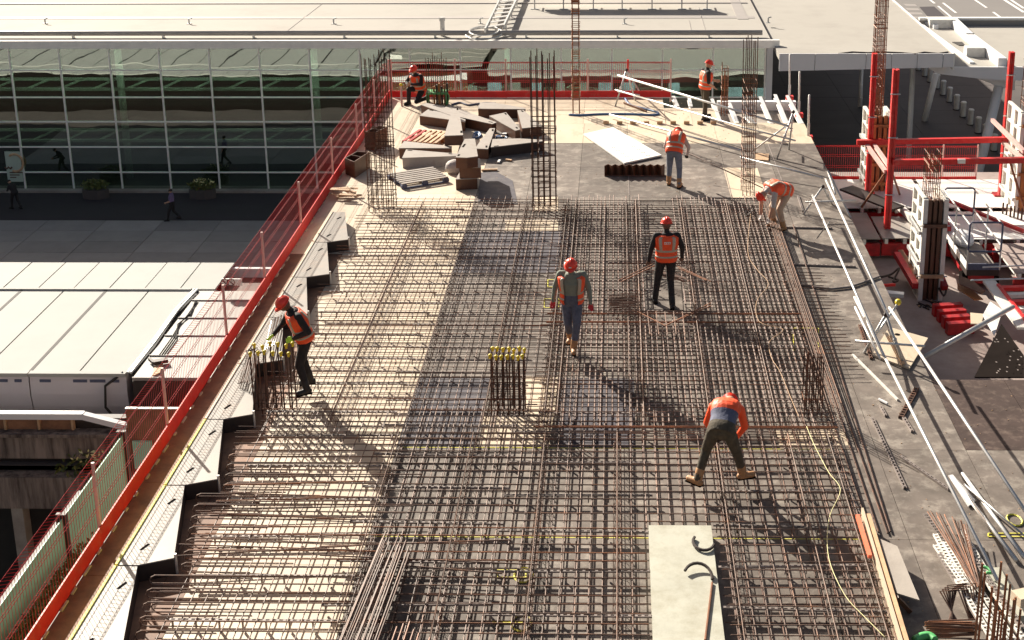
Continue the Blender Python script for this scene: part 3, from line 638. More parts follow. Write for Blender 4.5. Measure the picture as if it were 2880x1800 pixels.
# dense mat
x = -1.15
while x < 3.32:
    hole = .55 < x < 1.25
    if not hole:
        bar(m2,(x+rj(.006),19.9+rj(.5),ZT+rj(.003)),(x+rj(.02),31.2+rj(.22),ZT+rj(.003)),.0115,BART)
    else:
        bar(m2,(x,19.9+rj(.3),ZT),(x+rj(.02),24.05+rj(.2),ZT),.0115,BART); 
        if int(x*20)%2: bar(m2,(x,26.3+rj(.1),ZT),(x+rj(.02),32.0+rj(.2),ZT),.0115,BART)
    x += .098
x = -1.1
while x < 3.3:
    if int(x*5)%2 and not .5 < x < 1.3: bar(m2,(x,20,ZB),(x+rj(.02),31,ZB),.009)
    x += .2
y = 19.5
while y < 31.0:
    if 24.3 < y < 26.1:
        bar(m2,(-1.3+rj(.1),y,ZT+.017),(.5+rj(.05),y+rj(.01),ZT+.017)); bar(m2,(1.3+rj(.05),y,ZT+.017),(3.42+rj(.04),y+rj(.01),ZT+.017))
    else: bar(m2,(-1.35+rj(.15),y+rj(.01),ZT+.017),(3.42+rj(.05),y+rj(.015),ZT+.017))
    if random.random() < .35 and not 24 < y < 26.3: bar(m2,(-1.3,y+.06,ZB+.015),(3.4,y+.06,ZB+.015))
    y += .165
for y in (19.6,23.7,24.1): [bar(m2,(-1.3,y+.04*k,ZT+.03),(3.4,y+.04*k+.02,ZT+.03),.01,BARR) for k in range(2)]
# near mat
x = -5.45
while x < 3.3:
    if not (.34 < x < 1.33):
        for z, dx in ((ZT,0),)+(((ZB,.0),) if x > -3.4 else ()):
            bar(m3,(x+dx+rj(),13.2,z+rj(.006)),(x+dx+rj(.03),20.2+rj(.4),z+rj(.005)),.0085 if z == ZT else .010, BAR if z == ZT else BARD)  # lower bars darker: shadow lines under the mat put into their colour
    x += .182
y = 13.4
while y < 19.6:
    for z, dy, r in ((ZT+.016,0,.008),(ZB+.015,.02,.008)):
        if dy and random.random() < .75: continue
        xl = teeth_x(y)+.1
        if y < 16.85:
            bar(m3,(xl,y+dy+rj(),z),(.36+rj(.03),y+dy+rj(.02),z),r,random.choice((BAR,BAR,BARD,BARR))); bar(m3,(1.33+rj(.03),y+dy+rj(),z),(3.3+rj(.04),y+dy+rj(.02),z),r)
        else: bar(m3,(xl,y+dy+rj(),z),(3.35+rj(.04),y+dy+rj(.02),z),r)
    y += .195
x = .4
while x < 1.33:
    for z in (ZT,ZB): bar(m3,(x,16.95+rj(.1),z),(x+rj(.02),20.2+rj(.3),z),.008)
    x += .165
# extra crossing laps and longer slanting bars
for a, b in [(('G',1180,860),('G',2419,900)),(('G',1110,945),('G',2419,870)),(('H',0,875),('H',1300,830)),(('H',0,935),('H',1500,1000)),(('H',330,985),('H',1240,1060))]:
    bar(m3,g(*a,.2),g(*b,.21),.010)
for k in range(9):
    y0 = 17.0+.07*k*random.random()*3; bar(m3,(-5.6,y0,.205),(-3+rj(.8),y0+rj(.15),.205),.009,BARR if k%3==0 else BAR)
# U-hooked bar ends by the teeth
for k in range(26):
    y = 13.5+k*.29; xl = teeth_x(y)+.04
    if y > 18.9: break
    t = [(xl+1.1+rj(.3),y,ZT+.02),(xl+.08,y,ZT+.02),(xl+.02,y,ZT-.01),(xl,y,.10),(xl+.02,y,.06),(xl+.08,y,.045),(xl+.9,y,.045)]
    MB().path(t,.010,5).obj('hooked_bar','rebar',m3)
# perforated spacer rails
rl = MB(); L_ = 2.1
rl.box(-L_/2,L_/2,-.020,-.013,.098,.120); rl.box(-L_/2,L_/2,.013,.020,.098,.120)
for k in range(8): x = -L_/2+.05+k*(L_-.1)/7; rl.box(x-.008,x+.008,-.02,.02,0,.098)
for k in range(26): x = -L_/2+.02+k*(L_-.04)/25; rl.box(x-.018,x+.018,-.012,.012,.10,.121)
RAIL = rl.mesh('spacer_rail','chair')
def rail(parent, x, y, rz=0, sx=1): return inst('spacer_rail', RAIL, parent, Vector((x,y,.03))-wloc(parent), (0,0,rz), (sx,1,1))
for i in range(11):
    yy = 20.2+i*1.02; rail(m1,-4.55,yy,rj(.03)); rail(m1,-2.7,yy+.45,rj(.03))
for i in range(11):
    yy = 20.2+i*1.05; rail(m2,-.2,yy,rj(.02)); rail(m2,2.3,yy+.5,rj(.02))
    if not 24 < yy < 26.5: rail(m2,.9,yy+.3,rj(.02),.5)
for i in range(7):
    yy = 13.7+i*.95; rail(m3,-4.4,yy,rj(.05)); rail(m3,-2.6,yy+.35,rj(.03)); rail(m3,-.55,yy+.15,rj(.02)); rail(m3,2.3,yy+.3,rj(.04),.95)
# lattice girders
def lattice(parent, x, y0, y1):
    t = MB(); t.tube((x-.05,y0,.05),(x-.05,y1,.05),.005,4); t.tube((x+.05,y0,.05),(x+.05,y1,.05),.006,4); t.tube((x,y0,.215),(x,y1,.215),.008,4)
    k = 0; y = y0
    while y < y1-.1:
        for sx in (-.05,.05): t.tube((x+sx,y,.05),(x,y+.1,.215),.004,3,cap=False); t.tube((x,y+.1,.215),(x+sx,y+.2,.05),.004,3,cap=False)
        y += .2
    return t.obj('lattice_girder','rebar',parent)
for x in (-4.5,-3.3,-2.1): lattice(m1,x,19.8,30.8)
for x in (-1.15,-.95,.2,.42,1.45,2.5): lattice(m2,x,20,30.9)
for x in (-3.35,-2.2,-1.1,0,1.5,2.6,3.2): lattice(m3,x,13.3,19.4)
# edge bars of the mat along its right side, running over the dark ply
eb = thing('edge_bar_bundle','long dark bars lying beside the right edge of the mat','rebar',(3.6,24,.02))
for k in range(7): bar(eb,(3.38+.035*k+rj(.01),20+rj(.6),.19+rj(.01)),(3.36+.03*k,31.3+rj(.5),.19),.009,BARD if k%2 else BAR)
for a, b in [(('F',760,210),('I',1490,785)),(('F',845,190),('I',1510,775)),(('F',760,300),('I',1430,780)),(('F',700,330),('I',1390,820))]:
    bar(eb,g(*a,.05),g(*b,.03),.013,BARD)
y = 21.9
while y < 26.5: bar(eb,(3.3,y,.19),(4.05+rj(.08),y+rj(.03),.17),.008); y += .17
# spacer rails lying loose on the deck at right
def loose(k, a, b, m, lab, w_=.04):
    p = g(k,*a,.02); q_ = g(k,*b,.02); d = q_-p; t = MB(); L = d.length; n_ = max(4,int(L/.09)); dd = d.normalized(); s = Vector((-dd.y,dd.x,0))*w_/2
    t.beam(p-s,q_-s,.012,.035); t.beam(p+s,q_+s,.012,.035)
    for i in range(n_): c = p+dd*(L*(i+.5)/n_); t.beam(c-s+Vector((0,0,.012)),c+s+Vector((0,0,.012)),.035,.012)
    return t.top('loose_spacer_rail', m, lab, 'spacer rail')
loose('I',(1385,0),(1610,480),'chair','long grey perforated rail lying on dark ply right of the mat corner')
loose('F',(1380,1390),(1450,1512),'chair','short perforated rail stub beside the white scrap on dark ply',.03) if False else None
loose('I',(1575,260),(1910,490),'chair','perforated rail lying diagonally inside the starter bar shadows',.03)
loose('F',(1250,1080),(1560,1390),'white_paint','thin white perforated strip lying left of the near guardrail foot',.02)
loose('F',(1300,880),(1380,1110),'rebar_dark','dark perforated rail leaning by the left foot of the near stand',.04)
loose('F',(1580,1512),(1690,1310),'rebar_dark','dark ladder-like perforated rail bent under the near guardrail',.07)
loose('F',(1440,1430),(1480,1500),'chair','tiny perforated offcut between the guardrail tubes',.03)
loose('I',(1600,0),(1660,95),'chair','short pale perforated rail beside the guardrail tube',.04)
loose('I',(1085,140),(1310,700),'chair','long pale perforated rail along the right border of the mat',.045)
loose('F',(780,465),(1275,483),'chair','wavy grey perforated rail lying crosswise near the bent worker',.035)
MB().path([g('F',*p,.03) for p in [(845,600),(980,620),(1110,635),(1230,622),(1330,590),(1435,550)]],.025,6).top('curved_bar_bundle','chair','curved grey bar bundle crossing under both guardrail tubes','rebar')
loose('F',(775,215),(1115,222),'chair','straight grey perforated rail behind the bent worker feet',.03)
loose('F',(880,315-550+235),(915,105),'chair','short upright-looking perforated rail by the far stand foot',.03)
MB().tube(g('F',1430,1385,.03),g('F',1490,1415,.03),.022,6).top('white_offcut','plastic_white','small white plastic tube offcut on dark ply','offcut')
# long loose bar bundle in left foreground
bb = thing('bar_bundle','sheaf of long parallel bars stacked on the left foreground mat','rebar',(-2.6,14.3,.2))
for k in range(20):
    a = k/19; bar(bb,(-3.42+.5*a+rj(.02),11.8,.23+.05*random.random()),(-3.12+.42*a+rj(.03),16.15+rj(.35),.24+.06*random.random()),.011,[BAR,BARD,BAR][k%3])
b2 = thing('bar_bundle','short sheaf of rusty bars at the bottom edge beside the long sheaf','rebar',(-2.5,13.6,.2))
for k in range(7): bar(b2,(-2.75+.07*k,12.2,.22),(-2.62+.07*k,14.2+rj(.3),.25),.011,BARR)
# diagonal trimmer bars and stirrup pile round the opening
tr_ = thing('trimmer_bars','diagonal trimmer bars round the small opening in the dense mat','rebar',(.9,25,.2))
for a, b in [((790,750),(1105,600)),((810,765),(1120,615)),((1330,620),(1643,760)),((1340,640),(1600,750)),((965,1040),(1220,1170)),((1220,1170),(1640,960)),((1240,1160),(1643,985))]:
    bar(tr_,g('S',*a,.24),g('S',*b,.24),.011,BARR)
for k in range(5): bar(tr_,g('S',1055+95*k*.85,1040,.24),g('S',1080+95*k*.85,1250,.24),.010)
for a, b in [((680,1035),(1643,1040)),((680,1060),(1643,1062)),((690,570),(1643,575)),((690,590),(1500,592))]: bar(tr_,g('S',*a,.235),g('S',*b,.235),.010)
MB().prism([g('S',*a) for a in [(1030,700),(1360,740),(1385,1030),(1040,1020)]],.008,.014).obj('opening_board','ply_dark',tr_)
def stirrup(pts, m='rebar_dark', r=.007): return MB().path(pts, r, 5, True)
sp = thing('stirrup_pile','pile of dark bent stirrups on the dense mat left of the opening','rebar',g('S',840,970,.2))
for k in range(12):
    a = g('S',705+rj(12),910+k*10,.21+.008*k); b = g('S',970+rj(20),905+k*10+rj(10),.21+.008*k); d = Vector((0,.12,.02))
    stirrup([a,b,b+d,a+d]).obj('stirrup','rebar_dark',sp)
s2 = thing('stirrup_pile','smaller tangle of stirrups on the board behind the standing man','rebar',g('S',1250,720,.2))
for k in range(8):
    a = g('S',1050+k*20,670+k*6,.2+.01*k); b = g('S',1330+k*12,725+k*6,.2+.01*k); d = Vector((.02,.1,.02)); stirrup([a,b,b+d,a+d]).obj('stirrup','rebar_dark',s2)
s3 = thing('tie_wire_heap','dark heap of tie wire on the mat near the bent worker','tie wire',g('F',555,110,.2))
for k in range(8):
    c = g('F',530+k*8,110+rj(25),.22+.01*k); MB().path([(c.x+.12*math.cos(t),c.y+.09*math.sin(t),c.z+.03*math.sin(2*t+k)) for t in [2*math.pi*i/10 for i in range(10)]],.006,4,True).obj('coil','form_dark',s3)
# hanging stirrups over the tooth beside the left worker
s4 = thing('stirrup_pile','long dark stirrups laid over the saw-tooth form beside the left worker','rebar',g('T',450,600,.3))
for k in range(9):
    a = g('T',360+k*12,770-6*k,.34+.02*k); b = g('T',430+k*16,460-7*k,.34+.012*k); d = Vector((.05,.0,.04)); stirrup([a,b,b+d,a+d]).obj('stirrup','rebar_dark' if k%2 else 'galv',s4)
s5 = thing('stirrup_pile','bunch of thin bent stirrups hanging over the edge left of the yellow caps','rebar',g('T',150,950,.3))
for k in range(9):
    a = g('T',70+k*16,1130+rj(14),.3+.015*k); b = g('T',170+k*10,800-rj(40),.3+.02*k); d = Vector((.06,.02,.03)); stirrup([a,b,b+d,a+d]).obj('stirrup','rebar_dark',s5)

# =================================================================== COLUMN CAGES
def cage(lab, x0, x1, y0, y1, z0, z1, nx, ny, tz, r=.011, me=BARD, lean=0, tr=.005, tm='rebar_rust'):
    t = thing('rebar_cage', lab, 'rebar cage', ((x0+x1)/2,(y0+y1)/2,z0), 'upright column rebar cages')
    pts = [(x0+(x1-x0)*i/(nx-1), y) for i in range(nx) for y in (y0,y1)]
    if ny > 2: pts += [(x, y0+(y1-y0)*j/(ny-1)) for j in range(1,ny-1) for x in (x0,x1)]
    for x, y in pts: bar(t,(x+rj(.006),y+rj(.006),z0),(x+lean+rj(.012),y+rj(.012),z1-random.random()*.22),r,me)
    e = r+tr; W = x1-x0; 
    def ties(xa, xb):
        return MB().path([(xa-e,y0-e,0),(xb+e,y0-e,0),(xb+e,y1+e,0),(xa-e,y1+e,0)],tr,4,True).mesh('stirrup',tm)
    full = ties(x0,x1); inner = ties(x0+W*.33,x1-W*.33) if nx > 3 else None
    z = tz[0]; n_ = 0
    while z < tz[1]:
        f = (z-z0)/(z1-z0); o = inst('stirrup', full, t, Vector((lean*f,0,z))-Vector(t.location), (rj(.012),rj(.03),0))
        if inner and n_ % 2 == 0: inst('stirrup', inner, t, Vector((lean*f,0,z+.02))-Vector(t.location), (rj(.01),rj(.03),0))
        z += tz[2]*(1+rj(.15)); n_ += 1
    return t
cage('tall rebar column cage at the left by the fence',-5.73,-5.16,30.6,31.0,0,3.75,6,2,(.12,2.35,.10),lean=-.02,r=.011,tr=.007,tm='rebar_dark')
cage('tall rebar column cage in the middle of the far mat edge',-1.95,-1.42,30.6,31.0,0,3.78,5,2,(.12,2.35,.12),lean=0,r=.012,tr=.007,tm='rebar_dark')
cage('tall narrow rebar cage by the bending man at right',2.98,3.25,31.8,32.25,0,3.85,4,2,(.1,2.65,.11),r=.011,me=BAR,lean=-.02)
cage('very tall thin ladder-like rebar cage near the far fence',-1.30,-1.11,39.5,39.75,0,7.6,2,2,(.1,5.9,.085),r=.016,me=BARR,tr=.008)
cage('short rebar cage held by the standing man at the far right',g('R',1380,560).x,g('R',1430,560).x,39.3,39.6,0,1.55,3,2,(.08,1.4,.09),me=BARR)
cage('group of starter bars beside the kneeling man and green stand',g('O',480,330).x,g('O',700,330).x,40.3,40.7,0,1.6,5,2,(.1,.3,.12),me=BARD)
# starter cages with yellow caps
def starter(lab, x0, x1, y0, y1, h, nx, ny, ties):
    t = thing('starter_cage', lab, 'rebar cage', ((x0+x1)/2,(y0+y1)/2,0))
    for i in range(nx):
        for j in range(ny):
            x = x0+(x1-x0)*i/(nx-1)+rj(.012); y = y0+(y1-y0)*j/(ny-1)+rj(.012); hh = h+rj(.03)
            b = bar(t,(x,y,.0),(x+rj(.015),y,hh),.013,BARD)
            MB().ball((x,y,hh+.005),.032,.032,.028,10,5,-.9).obj('safety_cap','yellow',t,smooth=True)
            MB().tube((x,y,hh-.05),(x,y,hh),.02,8).obj('cap_sleeve','yellow',t)
    for z in ties: MB().path([(x0-.02,y0-.02,z),(x1+.02,y0-.02,z),(x1+.02,y1+.02,z),(x0-.02,y1+.02,z)],.006,4,True).obj('stirrup','rebar_dark',t)
    return t
starter('square starter cage with yellow mushroom caps in the centre of the mat',-2.0,-1.49,20.35,20.62,1.05,7,2,(.2,.32,.44,.56,.68,.8))
starter('starter cage with yellow mushroom caps beside the left worker',-5.82,-5.2,20.3,20.62,1.1,6,2,(.12,.24))
cage('bundle of dark starter bars standing at the right edge of the mat',2.98,3.26,20.35,20.6,0,1.15,5,2,(.1,.3,.1),r=.011,me=BARD)

# =================================================================== SAW-TOOTH EDGE FORMS
TH = .25
ords = ['nearest','second','third','fourth','fifth','sixth','seventh','eighth','ninth']
tz_ = []
def tooth(k, y0):
    y1 = y0+2.03
    lab = 'saw-tooth edge form box, %s from the camera along the left edge' % ords[k]
    t = thing('sawtooth_form', lab, 'formwork box', (-6.1,y0,0), 'saw-tooth edge form boxes')
    poly = [(-6.40,y0+.02),(-5.74,y0+.02) if False else (-5.75,y0+.16),(-6.12,y1-.02),(-6.40,y1-.02)]
    poly = [(-6.40,y0+.0),(-6.14,y0+.0),(-5.73,y0+.17),(-6.14,y1-.03),(-6.40,y1-.03)]
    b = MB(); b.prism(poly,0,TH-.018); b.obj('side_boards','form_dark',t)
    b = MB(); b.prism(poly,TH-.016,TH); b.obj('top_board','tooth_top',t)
    for yy in (y0+.35,y0+1.5): MB().beam((-6.22,yy,TH+.002),(-6.16,yy+.14,TH+.002),.035,.006).obj('hand_slot','slot',t)
    MB().box(-6.44,-6.402,y0,y1-.03,0,TH+.012).obj('edge_strip','yellow_paint' if k < 4 else 'ply_light',t)
    MB().tube((-5.72,y0+.2,0),(-5.72,y0+.2,TH+.04),.02,6).obj('corner_tube','galv',t)
    return t
for k in range(9): tooth(k, 11.6+2.03*k+.0)

# loose form boxes lying on the far deck
def formbox(lab, pts, ztop, h, slots=(), k='O', top='form_top', side='form_side'):
    P = [g(k,x,y,ztop) for x, y in pts]; c = sum(P,Vector())/len(P)
    t = thing('form_box', lab, 'formwork box', (c.x,c.y,ztop-h), 'loose wedge-shaped form boxes')
    ins = [(p.x+(c.x-p.x)*.012, p.y+(c.y-p.y)*.012) for p in P]
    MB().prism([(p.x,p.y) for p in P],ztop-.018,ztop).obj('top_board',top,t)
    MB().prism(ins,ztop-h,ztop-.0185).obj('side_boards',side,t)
    for x, y, dx, dy in slots:
        a = g(k,x-dx,y-dy,ztop); b = g(k,x+dx,y+dy,ztop); MB().beam(a+Vector((0,0,.001)),b+Vector((0,0,.001)),.05,.005).obj('hand_slot','slot',t)
    return t
H_ = .28
formbox('longest wedge form box at the back, running under another',[(370,330),(440,308),(870,392),(1320,550),(1262,572),(720,455)],H_,H_,[(1245,548,25,5)])
formbox('wedge form box lying below the longest one at left',[(352,466),(462,388),(720,445),(930,515),(925,548),(720,515)],H_-.01,H_-.01,[(505,402,22,4)])
formbox('upright-pointing wedge form box overlapping the two left ones',[(765,385),(845,372),(900,710),(665,718)],H_+.28,.28,[(830,385,0,14),(878,670,0,14)])
formbox('flat long form box at the back centre near the cables',[(1085,380),(1112,303),(1290,305),(1682,372),(1682,386)],H_,H_)
formbox('wedge form box slanting down right behind the middle cage',[(1225,470),(1438,425),(1615,638),(1553,655)],H_,H_,[(1432,445,8,9),(1572,620,8,9)])
formbox('wedge form box directly behind the middle rebar cage',[(1578,400),(1652,395),(1888,600),(1638,625)],H_,H_,[(1640,412,10,9)])
formbox('grey-topped form box at left, farther of the near pair',[(95,872),(162,785),(762,850),(745,872)],H_,H_)
formbox('worn pale form box at left, nearer of the near pair',[(137,995),(187,890),(870,945),(810,972)],H_,H_,[(235,903,28,3),(740,945,20,3)],side='form_top')
formbox('narrow wedge form box pointing up right in the middle',[(1050,878),(1110,790),(1235,625),(1300,625),(1212,885)],H_,H_,[(1270,650,0,12),(1192,855,0,12)])
formbox('long dark-sided form box lying right, under the middle cage',[(1247,862),(1268,760),(1600,752),(1902,770),(1900,785)],H_,H_,[(1315,848,30,-4)],side='form_dark')
formbox('bottom form box of the stack of three',[(806,1262),(900,1100),(1060,1100),(1080,1250)],H_,H_)
formbox('middle form box of the stack of three',[(850,1115),(930,1000),(1110,1000),(1125,1112)],H_*2,H_-.004)
formbox('top form box of the stack of three',[(806,988),(920,758),(1048,755),(1085,975),(950,992)],H_*3,H_-.004,[(910,842,14,-20),(845,962,6,-10)])
# hollow boxes by the fence
def hollow(lab, k, pts, h, z0=0):
    P = [g(k,x,y,h) for x, y in pts]; t = thing('form_box', lab, 'formwork box', (P[0].x,P[0].y,z0), 'loose wedge-shaped form boxes')
    for i in range(4):
        a = P[i]; b = P[(i+1)%4]; MB().beam((a.x,a.y,(h+z0)/2),(b.x,b.y,(h+z0)/2),.02,h-z0).obj('side_board','form_side',t)
    m_ = (P[0]+P[3])/2; n_ = (P[1]+P[2])/2; MB().beam((m_.x,m_.y,(h+z0)/2),(n_.x,n_.y,(h+z0)/2),.018,h-z0).obj('divider','form_side',t)
hollow('open dark form box standing against the fence, nearer one','B',[(170,1075),(232,1100),(330,1035),(250,1030)],.42)
hollow('open dark form box standing behind the left rebar cage','B',[(310,895),(375,900),(455,862),(400,855)],.50)
MB().prism([g('G',1900,1180)]*0+[(-6.35,27.3),(-6.05,27.6),(-6.2,29.4),(-6.45,29.4)],.0,.09).top('ply_wedge','form_top','pale plywood wedge lying before the timber pile','board') if False else None

# pallets
def pallet(lab, c, rz, nb, m_, m2_, red=0):
    t = thing('pallet', lab, 'pallet', c, rz=rz)
    for i in range(nb):
        y = -.5+.1/2+i*(.9)/(nb-1); MB().box(-.6,.6,y-.040,y+.040,.122,.144).obj('slat', 'red_old' if i < red else m_, t, world=False)
    for x in (-.55,0,.55):
        MB().box(x-.05,x+.05,-.5,.5,.10,.122).obj('stringer',m2_,t,world=False)
        for y in (-.45,0,.45): MB().box(x-.07,x+.07,y-.05,y+.05,.022,.10).obj('block',m2_,t,world=False)
    for y in (-.45,0,.45): MB().box(-.6,.6,y-.05,y+.05,0,.022).obj('runner',m2_,t,world=False)
    return t
pc = [g('O',x,y,.144) for x, y in [(150,1345),(630,1270),(500,1068),(60,1165)]]
c = sum(pc,Vector())/4; d = pc[1]-pc[0]; pp = pallet('weathered grey-blue pallet beside the stacked form boxes',(c.x,c.y,0),math.atan2(d.y,d.x),7,'form_top','navy')
pc = [g('O',x,y,.144) for x, y in [(260,790),(540,810),(665,655),(350,635)]]
c = sum(pc,Vector())/4; d = pc[1]-pc[0]; pp = pallet('fresh wooden pallet with two red-painted slats',(c.x,c.y,0),math.atan2(d.y,d.x)+math.pi/2,7,'timber','timber_orange')
for ch in [c_ for c_ in pp.children if c_.name.startswith('slat')][-2:]: ch.data.materials[0] = M['red_old']
# white board with printed marks, egg-crate strip
P = [g('R',x,y,.06) for x, y in [(130,728),(400,668),(838,918),(500,990)]]
wb = thing('white_board','large white board lying on the dark ply at the far end','board',P[0]-Vector((0,0,.06)))
MB().prism([(p.x,p.y) for p in P],.02,.06).obj('sheet','ply_white',wb)
for i in range(10):
    u, v = [(.55+.1*(i//2)),.3+.4*(i%2)][0], [(.55+.1*(i//2)),.25+.45*(i%2)][1]
    a = P[0].lerp(P[3],u); b = P[1].lerp(P[2],u); c = a.lerp(b,v); MB().box(c.x-.05,c.x-.01,c.y-.02,c.y+.02,.0602,.062).obj('print_mark','slot',wb); MB().box(c.x+.01,c.x+.05,c.y-.02,c.y+.02,.0602,.062).obj('print_mark','slot',wb)
zz = thing('zigzag_form','brown zigzag form strip standing beside the bending man','formwork strip',(.45,33.4,0))
n_ = 9
for i in range(n_*2-1):
    xa = -.32+i*.088; xb = xa+.088; ya = 33.38+(.14 if i%2 else 0); yb = 33.38+(0 if i%2 else .14); 
    MB().beam((xa,ya,.14),(xb,yb,.14),.012,.28).obj('zigzag_board','form_side',zz)
bar(zz,(-.32,33.37,.02),(1.22,33.37,.02),.014,BARD)
# timber pile by the fence, wedge boards
tp = thing('timber_pile','small pile of short timber offcuts against the red toe board','timber pile',g('B',160,1300))
for k in range(9):
    c = g('B',110+random.uniform(0,90),1275+random.uniform(0,60),.03+.02*k); a = random.uniform(-.6,.6); d = Vector((math.cos(a),math.sin(a),0))*random.uniform(.15,.35)
    MB().beam(c-d,c+d,.09,.022).obj('offcut','timber',tp)
MB().prism([g('E',*p,.03) for p in [(60,120),(150,60),(185,240),(60,235)]],.02,.05).top('ply_wedge','ply_light','pale ply wedge left of the far cage foot','board') if False else None
for lab, k, x, y, dx, dy, m_ in [('pale plank lying right of the stacked form boxes','O',1230,1145,100,2,'timber'),('short white block near the long dark form box','O',1350,1038,10,14,'ply_white'),('thin light batten beside the long dark form box','O',1470,1022,36,-5,'timber'),('dark wooden prop on the far deck below the stand','R',600,485,100,-38,'ply_rust')]:
    a = g(k,x-dx,y+dy,.03); b = g(k,x+dx,y-dy,.03); MB().beam(a,b,.06,.04).top('batten',m_,lab,'batten')
# hoses
def hose(lab, k, pts, r=.02, m_='blue', z=.02):
    P = [g(k,x,y,z) for x, y in pts]; Q = []
    for i in range(len(P)-1):
        p0 = P[max(i-1,0)]; p1 = P[i]; p2 = P[i+1]; p3 = P[min(i+2,len(P)-1)]
        for s_ in range(5):
            t = s_/5; Q.append(.5*((2*p1)+(p2-p0)*t+(2*p0-5*p1+4*p2-p3)*t*t+(3*p1-p0-3*p2+p3)*t**3))
    Q.append(P[-1]); return MB().path(Q,r,6).top('hose',m_,lab,'hose',smooth=True)
hose('blue hose looping in front of the far guardrail stand','R',[(510,410),(560,470),(700,505),(810,540),(760,558),(560,550),(300,550),(100,560),(0,555)],.035)
hose('dark blue cable snaking along the far fence','O',[(760,330),(860,305),(960,335),(1080,320),(1180,310),(1310,315)],.03,'navy')
hose('coiled blue hose between the wedge boxes','O',[(1030,750),(1040,690),(1100,680),(1120,720),(1060,750),(1045,715),(1090,695),(1110,735)],.03)
hose('blue hose scrap beside the slanting wedge box','O',[(1310,740),(1370,745),(1400,720),(1450,745),(1420,755)],.02)
hose('pale cord lying on the foreground mat','F',[(560,120),(540,380),(600,500),(680,600),(600,720),(620,860),(780,910),(690,990),(700,1100),(760,1200),(830,1370),(890,1512)],.0055,'timber',.21)
hose('yellow cord winding down the right side of the near mat','I',[(940,60),(1000,200),(1090,370),(1170,490),(1100,660),(1080,850),(1110,1020),(1210,1220),(1330,1350),(1480,1500)],.005,'flower',.22)
rb = thing('rubbish_heap','small heap of mixed rubbish right of the coiled hose','rubbish',g('O',1370,720))
for k in range(14):
    c = g('O',1310+random.uniform(0,120),690+random.uniform(0,50),.04); s = random.uniform(.03,.08); MB().box(c.x-s,c.x+s,c.y-s*.6,c.y+s*.6,0,s).obj('scrap',['timber','blue','ply_white','slot'][k%4],rb)
bag = g('O',800,1180,.0); MB().ball((bag.x,bag.y,.14),.26,.22,.2,9,6,-.7).top('cloth_bag','pale_cloth','pale crumpled bag against the stack of three boxes','bag',smooth=True)
p = [g('R',x,y,.01) for x, y in [(1690,908),(1810,915),(1805,975),(1685,965)]]; MB().prism(p,.002,.03).top('ply_offcut','timber','square pale board on dark ply right of the narrow cage','board')
# scattered little debris on deck
deb = MB()
for k in range(260):
    x = random.uniform(3.5,6.5); y = random.uniform(14,33); s = random.uniform(.003,.009); a = random.uniform(0,3)
    if x > 5.2 and y > 21.6: continue
    deb.beam((x,y,.006),(x+s*3*math.cos(a),y+s*3*math.sin(a),.006),s,.008)
for k in range(200):
    x = random.uniform(-3,3.4); y = random.uniform(31.6,41); s = random.uniform(.004,.011); a = random.uniform(0,3); deb.beam((x,y,.006),(x+s*3*math.cos(a),y+s*3*math.sin(a),.006),s,.008)
deb.obj('deck_debris','timber',kind='stuff')

# =================================================================== RED EDGE FENCES
def mesh_panel(L, h=.9, z0=.18, sp=.105, wr=.0036, fold=.13):
    t = MB(); n_ = int(L/sp)
    for i in range(n_+1):
        s_ = min(L,i*sp); t.tube((s_,0,z0-.12),(s_,0,z0+h),wr,3,cap=False)
        if True: t.tube((s_,0,z0+h),(s_,fold,z0+h-.02),wr,3,cap=False)
    for z in (z0,z0+.28,z0+.33,z0+.6,z0+.65,z0+h-.02,z0+h): t.tube((0,-.004,z),(L,-.004,z),wr*1.35,4)
    t.tube((0,fold,z0+h-.02),(L,fold,z0+h-.02),wr*1.3,4)
    return t
def fence(lab, posts, side, hp=1.15, th_=.18, sp=.105, wr=.0036):      # posts: list of points; side: outward unit vector
    t = thing('mesh_fence', lab, 'fence', posts[0])
    for p in posts: MB().tube((p[0],p[1],p[2]-.15),(p[0],p[1],p[2]+hp+.04),.024,8).obj('post','post_pink',t)
    for i in range(len(posts)-1):
        p = V3(posts[i]); q_ = V3(posts[i+1]); d = q_-p; L = d.length; a = math.atan2(d.y,d.x)
        me = mesh_panel(L, sp=sp, wr=wr).mesh('mesh_panel','wire')
        o = inst('mesh_panel', me, t, p-wloc(t)+Vector((side[0],side[1],0))*.03, (0,0,a))
        if Vector((-math.sin(a),math.cos(a))).dot(Vector(side[:2])) < 0: o.scale = (1,-1,1)
        n2 = Vector((side[0],side[1],0))*-.02
        MB().beam(p+n2+Vector((0,0,th_/2)),q_+n2+Vector((0,0,th_/2+rj(.01))),.02,th_).obj('toe_board','red',t)
    return t
ys_ = [10.2,13.4,16.6,19.55,23.0,25.8,29.1,32.7,36.05,38.9,41.55]
fence('long red mesh safety fence along the left deck edge',[(-6.97,y,0) for y in ys_],(-1,0,0),1.15,.26,.08,.0038)
fence('red mesh safety fence across the far deck edge',[(x,41.6,0) for x in (-6.9,-4.95,-3.4,-.9,1.62)],(0,1,0),1.15,.20,.06,.005)
fence('red mesh safety fence far right behind the red frames, left part',[(5.35,37.6,-1.5),(7.0,37.6,-1.5)],(0,1,0),1.1,.22,.06,.005)
fence('red mesh safety fence far right behind the red frames, right part',[(7.3,37.55,-1.5),(9.05,37.55,-1.5),(10.0,37.55,-1.5)],(0,1,0),1.1,.22,.06,.005)
MB().box(-6.9,1.6,41.52,41.575,-.05,.20).obj('toe_timber','red',kind=None) if False else None
